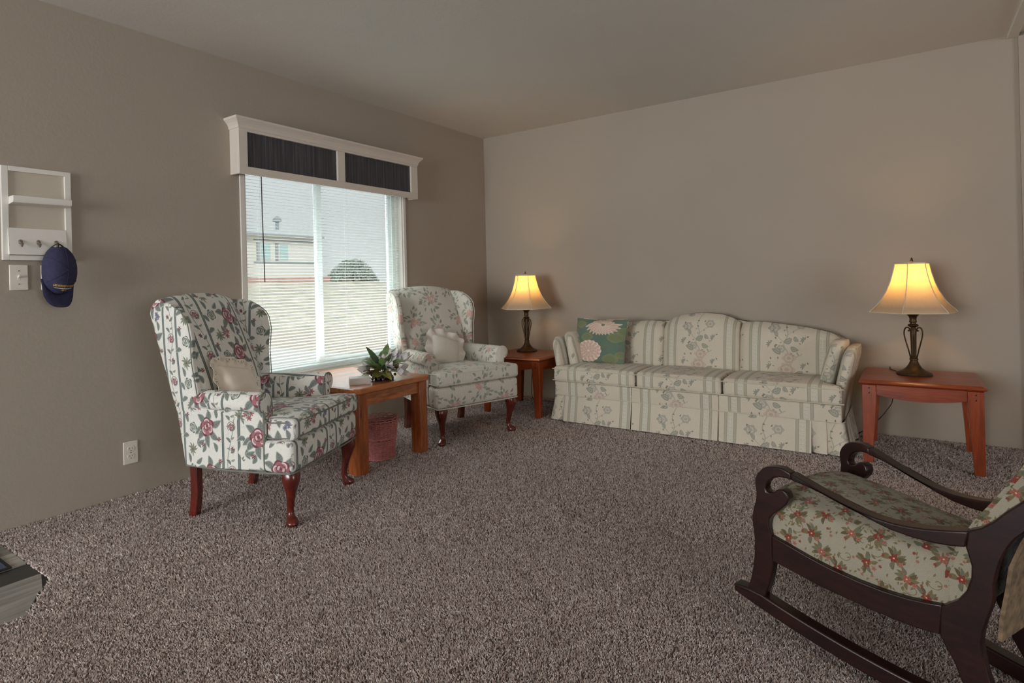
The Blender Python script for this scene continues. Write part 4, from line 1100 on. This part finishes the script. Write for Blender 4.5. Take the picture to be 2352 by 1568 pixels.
for s in (1, -1):
    o_ = fold([(s*.79, -.662), (s*.83, -.668), (s*.872, -.664), (s*.87, -.655)], [(s*.79, -.675), (s*.835, -.700), (s*.880, -.702), (s*.872, -.668)], 'skirt_pleat', s*.7, .006)
    o_ = fold([(s*.862, -.655), (s*.90, -.667), (s*.940, -.667), (s*.962, -.650), (s*.968, -.60)], [(s*.862, -.672), (s*.91, -.700), (s*.965, -.700), (s*.995, -.675), (s*1.0, -.60)], 'skirt_pleat', s*.9, .006)
    rows = []
    for k in np.linspace(0, 1, 6):
        row = [(s*(.966+(.030+.012*sin(y*26)*(1 if True else 0))*k), y, .188*(1-k)+.004*k) for y in np.linspace(-.62, -.06, 22)]
        rows.append(row+[(p[0]-s*.005, p[1], p[2]) for p in row[::-1]])
    add('side_skirt', *loft(rows), M_SOFA, sf, ang=60, uv=(TW, TH, .1, .3, 'x'))
# seat cushions
def seat(x0, x1, side, cu):
    hw_ = (x1-x0)/2; cx = (x0+x1)/2
    def wp(x, y, z_):
        if side and x*side > 0 and y > -.178:      # narrower behind the arm (T shape)
            f_ = min(1, (y+.178)/.02); lim = hw_-.105
            x = side*(min(abs(x), lim+(hw_-lim)*(1-f_)) if abs(x) > lim else abs(x))
        z_ += .012*(1 if z_ > 0 else 0)*max(0, 1-((y+.05)/.26)**2)
        return (x, y, z_)
    V, F = rbox((hw_-.003, .225, .052), .022, 12, (0, .010, .010), wp, (cx, -.462, .343))
    o = add('seat_cushion', V, F, M_SOFA, sf, uv=suv(cu, .45))
    for zz in (.385, .300):
        p_ = [(cx-hw_+.006, -.45, zz), (cx-hw_+.006, -.665, zz), (cx-hw_+.022, -.688, zz), (cx, -.696, zz), (cx+hw_-.022, -.688, zz), (cx+hw_-.009, -.665, zz), (cx+hw_-.009, -.45, zz)]
        if side > 0: p_ = p_[:-1]+[(cx+hw_-.012, -.652, zz)]
        if side < 0: p_ = [(cx-hw_+.012, -.652, zz)]+p_[1:]
        add('piping', *tube(spline(p_, 5), .0034, 6), M_PIPE3, o)
seat(-.965, -.305, -1, -.604); seat(-.300, .282, 0, -.010); seat(.287, .962, 1, .60)
# back cushions of the camelback
def backc(x0, x1, crest, cu):
    n = 18; rows = []
    prof = [(.38, -.275, .0), (.44, -.300, 0), (.50, -.305, 0), (.56, -.300, 0), (.62, -.288, 0), (.67, -.275, 0)]
    top = lambda x: lerp([c_[0] for c_ in crest], [c_[1] for c_ in crest], x)
    zs = [0, .12, .26, .42, .58, .72, .83, .91, .96, .99, 1.0]
    hw_ = (x1-x0)/2; cx = (x0+x1)/2
    for k in zs:
        row = []
        for q in range(n+1):
            u = -1+2*q/n; x = cx+hw_*u*(1-.015*(k**8)); zt = top(x)-.030*max(0, abs(u)**6); z_ = .375+(zt-.375)*k
            e = 1-abs(u)**5
            y = -.262-.040*e*sin(pi*min(1, k*.8+.15))**.7+.085*k*.62
            if k > .8: y += .055*((k-.8)/.2)**2.2
            row.append((x, y, z_))
        for q in range(n, -1, -1):
            u = -1+2*q/n; x = cx+hw_*u*(1-.015*(k**8)); zt = top(x)-.030*max(0, abs(u)**6); z_ = .375+(zt-.375)*k
            row.append((x, -.105+.0*k-(.028*((k-.8)/.2)**2 if k > .8 else 0), z_))
        rows.append(row)
    add('back_cushion', *loft(rows), M_SOFA, sf, ang=75, uv=suv(cu, .8, 'y'))
cr = [(-.95, .640), (-.90, .672), (-.70, .695), (-.45, .722), (-.27, .742), (-.10, .778), (.03, .792), (.17, .782), (.30, .748), (.50, .728), (.72, .700), (.90, .668), (.95, .635)]
backc(-.925, -.262, cr, -.58); backc(-.252, .292, cr, .015); backc(.302, .925, cr, .60)
rows = []
for z_, y0 in ((.02, -.055), (.35, -.05), (.60, -.045), (.66, -.045), (.70, -.05)):
    row = []
    for x in np.linspace(-.955, .955, 31):
        zt = lerp([c_[0] for c_ in cr], [c_[1] for c_ in cr], x)-.022
        zz = z_ if z_ < .61 else .60+(zt-.60)*(z_-.60)/.10
        row.append((x, y0, zz))
    row += [(p[0], -.115 if z_ < .69 else -.09, p[2]) for p in row[::-1]]
    rows.append(row)
add('back_frame', *loft(rows), M_SOFA, sf, ang=60, uv=suv(0, 0, 'y'))
# arms: a padded inner bolster and a flared outer board, both leaning out
def arm(s):
    def pad(name, xb0, xb1, xt0, xt1, zb, zt_, yb, yt, back_, par, puff):
        rows = []
        for k in [0, .12, .3, .5, .68, .8, .88, .94, .98, 1.0]:
            z_ = zb+(zt_-zb)*(1-(1-k)**1.0); a = xb0+(xt0-xb0)*k**1.25; b = xb1+(xt1-xb1)*k**1.25
            yf = yb+(yt-yb)*k; shr = 1 if k < .85 else (1-((k-.85)/.15)**2*.75)
            cxm, hwm = (a+b)/2, (b-a)/2*(.55+.45*shr)
            yff = yf+(.055*((k-.85)/.15)**2 if k > .85 else 0)
            row = []
            for q in range(40):
                an = 2*pi*q/40; c_, d_ = cos(an), sin(an)
                sx = abs(c_)**(2/3.0)*(1 if c_ > 0 else -1); sy = abs(d_)**(2/4.2)*(1 if d_ > 0 else -1)
                yy = (yff+back_)/2+(back_-yff)/2*sy
                zz = z_-.018*((yy-yff)/(back_-yff)) if k > .5 else z_
                row.append((s*(cxm+hwm*sx), yy, zz))
            rows.append(row)
        return add(name, *loft(rows), M_SOFA, par, ang=70, uv=(TW, TH, .2, .1))
    a_ = pad('arm', .880, .962, .962, 1.045, .19, .612, -.645, -.600, -.07, sf, 0)
    i_ = pad('arm_pad', .815, .905, .880, .985, .36, .648, -.560, -.520, -.16, sf, 0)
arm(1); arm(-1)

# ---------------------------------------------------------------- pillows
def pillow(name, label, hx, hy, hz, mat, Mx, uv=None, pinch=.06, ruffle=None):
    n = 16; V = []; F = []; idx = {}
    for sd in (1, -1):
        for i in range(n+1):
            for j in range(n+1):
                u, v = -1+2*i/n, -1+2*j/n
                fu, fv = max(0, 1-u*u), max(0, 1-v*v)
                z_ = sd*hz*(fu*fv)**.42; 
                x = u*hx*(1-pinch*fv); y = v*hy*(1-pinch*fu)
                if (i in (0, n) or j in (0, n)):
                    if sd == -1: idx[(sd, i, j)] = idx[(1, i, j)]; continue
                idx[(sd, i, j)] = len(V); V.append((x, y, z_))
        for i in range(n):
            for j in range(n):
                q = (idx[(sd, i, j)], idx[(sd, i+1, j)], idx[(sd, i+1, j+1)], idx[(sd, i, j+1)]); F.append(q if sd > 0 else q[::-1])
    t = thing(name, label, 'pillow', (0, 0, 0)); t.matrix_world = Mx
    body = add('cover', V, F, mat, t, ang=80)
    if uv:
        L = body.data.uv_layers.new(name='UVMap')
        for li, lp in enumerate(body.data.loops):
            c_ = body.data.vertices[lp.vertex_index].co; L.data[li].uv = (.5+c_.x/(2*hx)*.98, .5+c_.y/(2*hy)*.98)
    return t, body
def frame_mx(o_, xdir, ydir):
    x = Vector(xdir).normalized(); y = Vector(ydir); y = (y-x*y.dot(x)).normalized(); z_ = x.cross(y)
    return Matrix(((x.x, y.x, z_.x, o_[0]), (x.y, y.y, z_.y, o_[1]), (x.z, y.z, z_.z, o_[2]), (0, 0, 0, 1)))
gp, gb = pillow('throw_pillow', 'green square pillow with big pink flowers at the left end of sofa', .222, .185, .055, M_GREEN, frame_mx((1.378, -.395, .572), (1, -.02, .0), (-.04, .30, 1)), True)
add('piping', *tube([(x, y, 0) for x, y in [(-.22, -.183), (0, -.172), (.22, -.183), (.208, 0), (.22, .183), (0, .172), (-.22, .183), (-.208, 0)]], .003, 6, closed=True), M_GREEN, gp, uv=(.44, .44, 0, 0, 'z'))
M_LACE = plain('ecru cotton', srgb(232, 220, 204), .8, nscale=20, var=.03, bstr=.5, bscale=38)
M_LACE2 = plain('white cotton', srgb(222, 214, 202), .8, nscale=20, var=.03, bstr=.3, bscale=500)
def ruffle(par, hx, hy, width, waves, amp, mat, holes, name='ruffle'):
    per = []; N_ = 240
    for k in range(N_):
        a = k/N_*4; sd_ = int(a); f_ = a-sd_
        c_ = [(-1, -1), (1, -1), (1, 1), (-1, 1), (-1, -1)]
        x = c_[sd_][0]+(c_[sd_+1][0]-c_[sd_][0])*f_; y = c_[sd_][1]+(c_[sd_+1][1]-c_[sd_][1])*f_
        per.append((x, y))
    V = []; F = []; m_ = 7
    for o_ in (0, .0012):
        for k, (x, y) in enumerate(per):
            L_ = math.hypot(x, y); nx, ny = x/L_, y/L_
            r8 = (abs(x)**6+abs(y)**6)**(-1/6)
            for i in range(m_):
                q = i/(m_-1); sc = .016*sin(k*2*pi/8)*0+.05*abs(sin(k*pi/10))*q
                wv = amp*q*sin(k/N_*2*pi*waves)
                V.append((x*hx*.97*(1+(r8-1)*q*.5)+nx*width*q*(1+sc), y*hy*.97*(1+(r8-1)*q*.5)+ny*width*q*(1+sc), wv+.004*q+o_))
    B = N_*m_
    for k in range(N_):
        l = (k+1) % N_
        for i in range(m_-1):
            if holes and i in (4,) and k % 10 in (2, 5, 8): continue
            if holes and i in (3,) and k % 10 in (4, 6): continue
            F.append((k*m_+i, l*m_+i, l*m_+i+1, k*m_+i+1)); F.append((B+k*m_+i, B+k*m_+i+1, B+l*m_+i+1, B+l*m_+i))
        F.append((k*m_+m_-1, l*m_+m_-1, B+l*m_+m_-1, B+k*m_+m_-1))
    return add(name, V, F, mat, par, ang=80)
A1 = RAD(23.5); fw = Vector((cos(A1), sin(A1), 0)); sd = Vector((-sin(A1), cos(A1), 0))
def cpos(org, az, x, y, z_): return (org[0]+cos(az)*x-sin(az)*y, org[1]+sin(az)*x+cos(az)*y, z_)
o1 = (.705, -2.812)
t_, _ = pillow('lace_pillow', 'ecru pillow with eyelet lace ruffle on the rose print wing chair', .125, .115, .05, M_LACE, frame_mx(cpos(o1, A1, -.085, -.085, .570), sd*1.0+Vector((0, 0, -.22)), Vector((-fw.x*.50, -fw.y*.50, 1))), pinch=.04)
ruffle(t_, .122, .112, .055, 15, .006, M_LACE, True)
A2 = RAD(-18.5); fw2 = Vector((cos(A2), sin(A2), 0)); sd2 = Vector((-sin(A2), cos(A2), 0)); o2 = (.640, -1.280)
t_, _ = pillow('ruffled_pillow', 'small white pillow with a sheer ruffle on the pale wing chair', .120, .110, .05, M_LACE2, frame_mx(cpos(o2, A2, -.085, -.02, .560), sd2+Vector((0, 0, -.35)), Vector((-fw2.x*.45, -fw2.y*.45, 1))+sd2*.25), pinch=.04)
ruffle(t_, .117, .107, .055, 11, .014, M_LACE2, False)

# ---------------------------------------------------------------- rocking chair (foreground)
rk = thing('rocking_chair', 'dark wooden rocking chair with scroll arms and tapestry seat in the foreground', 'rocking chair', (3.1535, -2.4995, 0), RAD(-24.9))
HW = .2318; TA = RAD(9)
def side(pts, t0, t1, name, bev=.004, mat=M_ROCK, seg=3):
    for s in (-1, 1):
        fn = lambda a, b, t: (a*cos(TA)-t*sin(TA)*1.0, -s*-1*(-(HW)+a*sin(TA)+t*cos(TA))*1.0 if s == -1 else (HW-a*sin(TA)-t*cos(TA)), b)
        if s == -1: fn = lambda a, b, t: (a*cos(TA)-t*sin(TA), -HW+a*sin(TA)+t*cos(TA), b)
        V, F = prism(pts, t0, t1, fn); o = add(name, V, F, mat, rk, bevel=bev, seg=seg, ang=50)
post = [(0.031,0.492),(0.007,0.501),(-0.018,0.500),(-0.037,0.496),(-0.053,0.487),(-0.067,0.471),(-0.076,0.452),(-0.076,0.432),(-0.072,0.410),(-0.075,0.387),(-0.084,0.356),(-0.088,0.328),(-0.085,0.298),(-0.082,0.269),(-0.083,0.228),(-0.088,0.186),(-0.096,0.148),(-0.113,0.100),(-0.106,0.082),(-0.071,0.068),(-0.056,0.100),(-0.040,0.145),(-0.031,0.182),(-0.026,0.213),(-0.029,0.247),(-0.029,0.296),(-0.036,0.323),(-0.034,0.344),(-0.021,0.362),(0.002,0.383),(0.018,0.400),(0.024,0.418),(0.019,0.433),(0.006,0.440),(-0.007,0.437),(-0.020,0.426),(-0.032,0.421),(-0.041,0.423),(-0.044,0.432),(-0.040,0.445),(-0.031,0.457),(-0.019,0.467),(-0.004,0.473),(0.016,0.475),(0.033,0.473)]
armo = [(0.031,0.492),(0.063,0.481),(0.104,0.466),(0.147,0.452),(0.196,0.438),(0.244,0.430),(0.282,0.428),(0.318,0.430),(0.353,0.435),(0.397,0.445),(0.438,0.456),(0.432,0.417),(0.403,0.410),(0.370,0.406),(0.328,0.405),(0.281,0.409),(0.244,0.418),(0.204,0.430),(0.164,0.441),(0.121,0.455),(0.077,0.466),(0.033,0.473)]
rail = [(-0.029,0.296),(0.026,0.282),(0.081,0.268),(0.138,0.257),(0.200,0.250),(0.259,0.247),(0.314,0.250),(0.349,0.255),(0.383,0.262),(0.377,0.189),(0.331,0.184),(0.276,0.184),(0.219,0.187),(0.158,0.193),(0.093,0.200),(0.034,0.211),(-0.030,0.222)]
rear = [(0.436,0.456),(0.461,0.470),(0.482,0.490),(0.506,0.520),(0.524,0.539),(0.545,0.562),(0.59,0.64),(0.635,0.74),(0.665,0.84),(0.67,0.93),(0.655,0.975),(0.69,0.985),(0.715,0.95),(0.715,0.86),(0.690,0.75),(0.640,0.64),(0.585,0.55),(0.535,0.480),(0.522,0.465),(0.508,0.440),(0.495,0.407),(0.487,0.374),(0.482,0.346),(0.483,0.324),(0.478,0.295),(0.469,0.264),(0.461,0.234),(0.457,0.206),(0.460,0.172),(0.470,0.123),(0.492,0.07),(0.515,0.040),(0.455,0.040),(0.418,0.098),(0.404,0.137),(0.388,0.166),(0.377,0.189),(0.380,0.258),(0.393,0.268),(0.413,0.286),(0.430,0.314),(0.440,0.349),(0.441,0.377),(0.436,0.398),(0.431,0.417)]
side(post, .002, .036, 'front_post'); side(armo, 0, .040, 'armrest'); side(rail, .004, .030, 'side_rail', .003); side(rear, .002, .036, 'rear_post')
rz = lambda x: (x-.5)**2/(2*2.2)
xs = np.linspace(-.15, .95, 26)
run = [(x, rz(x)+.040*min(1, .45+(x+.15)*8)) for x in xs]+[(x, rz(x)-.004) for x in xs[::-1]]
side(run, -.001, .040, 'rocker', .005)
def lat(x): return HW-x*math.tan(TA)      # inner half width at depth x
box('front_rail', (-.055, -.030, -lat(-.03)+.03, lat(-.03)-.03, .225, .300), M_ROCK, rk, .003)
box('stretcher', (.36, .385, -lat(.37)+.02, lat(.37)-.02, .195, .25), M_ROCK, rk, .003)
# spring seat
def ws(x, y, z_):
    X = x+.165; f_ = lat(X)-.030
    if z_ > 0:
        crown = .026*max(0, 1-(y/.2)**2)+.010*max(0, 1-((x)/.22)**2)
        z_ = z_+crown+lerp([-.06, .1, .25, .40], [.042, .026, .010, .012], X)
    else: z_ += lerp([-.06, .06, .2, .35], [.030, .004, -.012, -.012], X)
    bul = .012*max(0, 1-((z_+.01)/.06)**2)
    return (X, y/.2*(f_+bul*1.0), z_+.292)
V, F = rbox((.232, .2, .062), .030, 14, (.010, 0, 0), ws); add('seat', V, F, M_TAP, rk, ang=80, uv=(.20, .20, 0, 0))
seat_o = rk.children[-1]
pth = [(-.064, y, .385-.05*(y/.2)**4) for y in np.linspace(-.185, .185, 13)]
pth = [(-.063, y, .292+.062+.026*max(0, 1-(y/.2)**2)+.034) for y in np.linspace(-.19, .19, 13)]
add('gimp', *tube(pth, .0042, 6), M_TAP, seat_o, uv=(.2, .2, 0, 0))
# upholstered back, rolling under at the foot and swept back at the head
cen = [(.372, .262), (.372, .292), (.383, .330), (.396, .372), (.414, .420), (.440, .470), (.478, .530), (.520, .600), (.560, .680), (.592, .760), (.612, .840), (.616, .915), (.612, .945)]
rows = []
for i, (x, z_) in enumerate(cen):
    w_ = lat(x)-.026; row = []
    for k in range(13):
        u = -1+2*k/12; row.append((x-.016*(1-u**4), u*w_, z_))
    for k in range(12, -1, -1):
        u = -1+2*k/12; row.append((x+.045, u*w_, z_-.018))
    rows.append(row)
add('back_cushion', *loft(rows), M_TAP, rk, ang=70, uv=(.20, .20, .3, 0))
for s in (-1, 1):
    add('gimp', *tube([(x-.004, s*(lat(x)-.030), z_) for x, z_ in cen[1:]], .0060, 6), M_TAP, rk.children[-1] if False else rk, uv=(.2, .2, .1, 0, 'x'))
M_BROWNCL = plain('mottled brown back cloth', srgb(116, 96, 74), .9, nscale=45, var=.45, bstr=.4, bscale=500)
cb = [(.480, .215), (.484, .27), (.494, .33), (.502, .39), (.522, .45), (.556, .52), (.604, .60), (.652, .70), (.684, .80), (.694, .90), (.688, .95)]
rows = [[(x, -lat(min(x, .52))+.024, z_), (x+.004, 0, z_), (x, lat(min(x, .52))-.024, z_), (x-.008, lat(min(x, .52))-.024, z_), (x-.008, -lat(min(x, .52))+.024, z_)] for x, z_ in cb]
add('outside_back', *loft(rows), M_BROWNCL, rk, ang=60)
box('crest_rail', (.640, .700, -.16, .16, .935, .985), M_ROCK, rk, .010)

# ---------------------------------------------------------------- outside the window
M_CONC = plain('pale concrete', srgb(226, 224, 220), .9, nscale=.6, var=.03); 
def grass_mat():
    m_, nt, N, L, b = newmat('dry grass bank'); v = coords(nt, 'Object', (1, 1, 2.5)); f = noise(nt, v, 1.1, 6, .7)
    L.new(ramp(nt, f, [(.32, srgb(172, 180, 160)), (.5, srgb(214, 206, 188)), (.68, srgb(238, 230, 214))]), b.inputs['Base Color']); b.inputs['Roughness'].default_value = 1; return m_
structure('ground_street', *boxVF(-17.2, -.16, -14, 5.5, -1.2, -.70), M_CONC)
M_LAWN = plain('dry lawn', srgb(214, 203, 184), 1, nscale=5, var=.14)
structure('ground_lawn', *boxVF(-17.2, -.16, 5.5, 40, -1.2, -.69), M_LAWN)
nx, ny_ = 12, 40; V = []; F = []
for i in range(nx+1):
    for j in range(ny_+1):
        x = -17-13.2*i/nx; y = -10+55*j/ny_; k = i/nx
        V.append((x, y, -.72+2.06*(k**.85)+.05*sin(y*.9+i)+.04*sin(y*2.3+i*2)-(.0 if k else .1)))
for i in range(nx):
    for j in range(ny_): a = i*(ny_+1)+j; F.append((a, a+1, a+ny_+2, a+ny_+1))
structure('ground_bank', V, F, grass_mat())
structure('ground_upper', *boxVF(-75, -30.1, -10, 45, .5, 1.30), grass_mat())
structure('wall_low_brick', *boxVF(-30.6, -30.3, 2, 25.8, 1.2, 1.72), plain('faded red block', srgb(206, 168, 160), .9, nscale=3, var=.1))
hs = thing('house', 'pale two-window house across the street seen through the blind', 'house', (-32.5, 16.5, 1.3))
M_HW = plain('pale siding', srgb(232, 230, 226), .9, nscale=2, var=.02); M_ROOF = plain('pale grey shingle', srgb(206, 212, 214), .9, nscale=8, var=.06)
box('house_wall', (-6, 0, -9, 6.0, 0, 3.22), M_HW, hs, 0)
hx0, hx1, hy0, hy1 = -6.5, .55, -9.5, 6.5
V = [(hx0, hy0, 3.2), (hx1, hy0, 3.2), (hx1, hy1, 3.2), (hx0, hy1, 3.2), (hx0, hy0, 3.36), (hx1, hy0, 3.36), (hx1, hy1, 3.36), (hx0, hy1, 3.36), (-3, hy0+3.5, 4.3), (-3, hy1-4.5, 4.3)]
F = [(0, 3, 2, 1), (0, 1, 5, 4), (1, 2, 6, 5), (2, 3, 7, 6), (3, 0, 4, 7), (4, 5, 8), (5, 6, 9, 8), (6, 7, 9), (7, 4, 8, 9)]
add('roof', V, F, M_ROOF, hs, smooth=False)
box('gutter', (.55, .63, -9.5, 6.5, 3.2, 3.32), plain('grey gutter', srgb(166, 172, 176), .6), hs, .01)
M_HG = plain('cyan tinted window', srgb(178, 210, 214), .3, nscale=1, var=.05); M_SH = plain('grey shutter', srgb(160, 168, 174), .8)
for y0, y1, z0_, z1_ in ((1.75, 2.55, 1.55, 2.75), (3.15, 3.9, 1.55, 2.75), (-.45, .25, 1.75, 2.9)):
    wn = box('window', (0.0, .06, y0, y1, z0_, z1_), M_HW, hs, 0)
    box('glazing', (.06, .075, y0+.06, y1-.06, z0_+.06, z1_-.06), M_HG, wn, 0)
    box('shutter', (.0, .05, y0-.26, y0-.05, z0_, z1_), M_SH, hs, .01)
box('belt_trim', (0, .07, 1.3, 6.0, 1.40, 1.48), M_SH, hs, 0); box('belt_trim', (0, .07, 1.3, 6.0, 2.92, 2.98), M_SH, hs, 0)
vt = add('roof_vent', *lathe([(.12, 3.6), (.12, 4.35), (.30, 4.4), (.30, 4.55), (.12, 4.75), (.001, 4.8)], 14, (-1.2, 3.9)), M_SH, hs)
def bush_mat():
    m_, nt, N, L, b = newmat('bush leaves'); f = noise(nt, coords(nt), 3, 3)
    L.new(ramp(nt, f, [(.3, srgb(148, 164, 156)), (.7, srgb(192, 202, 192))]), b.inputs['Base Color']); b.inputs['Roughness'].default_value = 1; return m_  # leaf greens lightened so that outdoor haze sits in the colour
rb = random.Random(9); V = []; F = []
for k in range(5200):
    u = rb.random(); a = rb.random()*2*pi; r = math.sqrt(rb.random()); yy = rb.uniform(-1, 1)
    hgt_ = 1.0*(1-abs(yy)**1.8)+.10; zz = hgt_*rb.random()**.6
    c_ = Vector((-.8*sqrt_(1-yy*yy)*r*cos(a) if False else rb.uniform(-.7, .7), yy*1.95, zz*1.5))
    d1 = Vector((rb.uniform(-1, 1), rb.uniform(-1, 1), rb.uniform(-1, 1))).normalized()*.075; d2 = Vector((rb.uniform(-1, 1), rb.uniform(-1, 1), rb.uniform(-1, 1))).normalized()*.06
    b0 = len(V); V += [tuple(c_-d1), tuple(c_+d2), tuple(c_+d1), tuple(c_-d2)]; F.append((b0, b0+1, b0+2, b0+3))
bs = thing('bush', 'rounded grey green bush beyond the grass bank outside the window', 'bush', (-30.2, 24.1, 1.3))
add('foliage', V, F, bush_mat(), bs, smooth=False); add('trunk', *tube([(0, 0, -.1), (0, .05, .5), (.1, .1, 1.0)], [.08, .06, .03], 8), M_BROWN, bs)
light('street_bounce_fill', 'AREA', (-1.3, -1.8, -.25), 800, (.93, .97, 1.0), (0, RAD(-128), 0), 1.4, 3.0)  # added lamp hidden below the sill, stands in for daylight off the ground
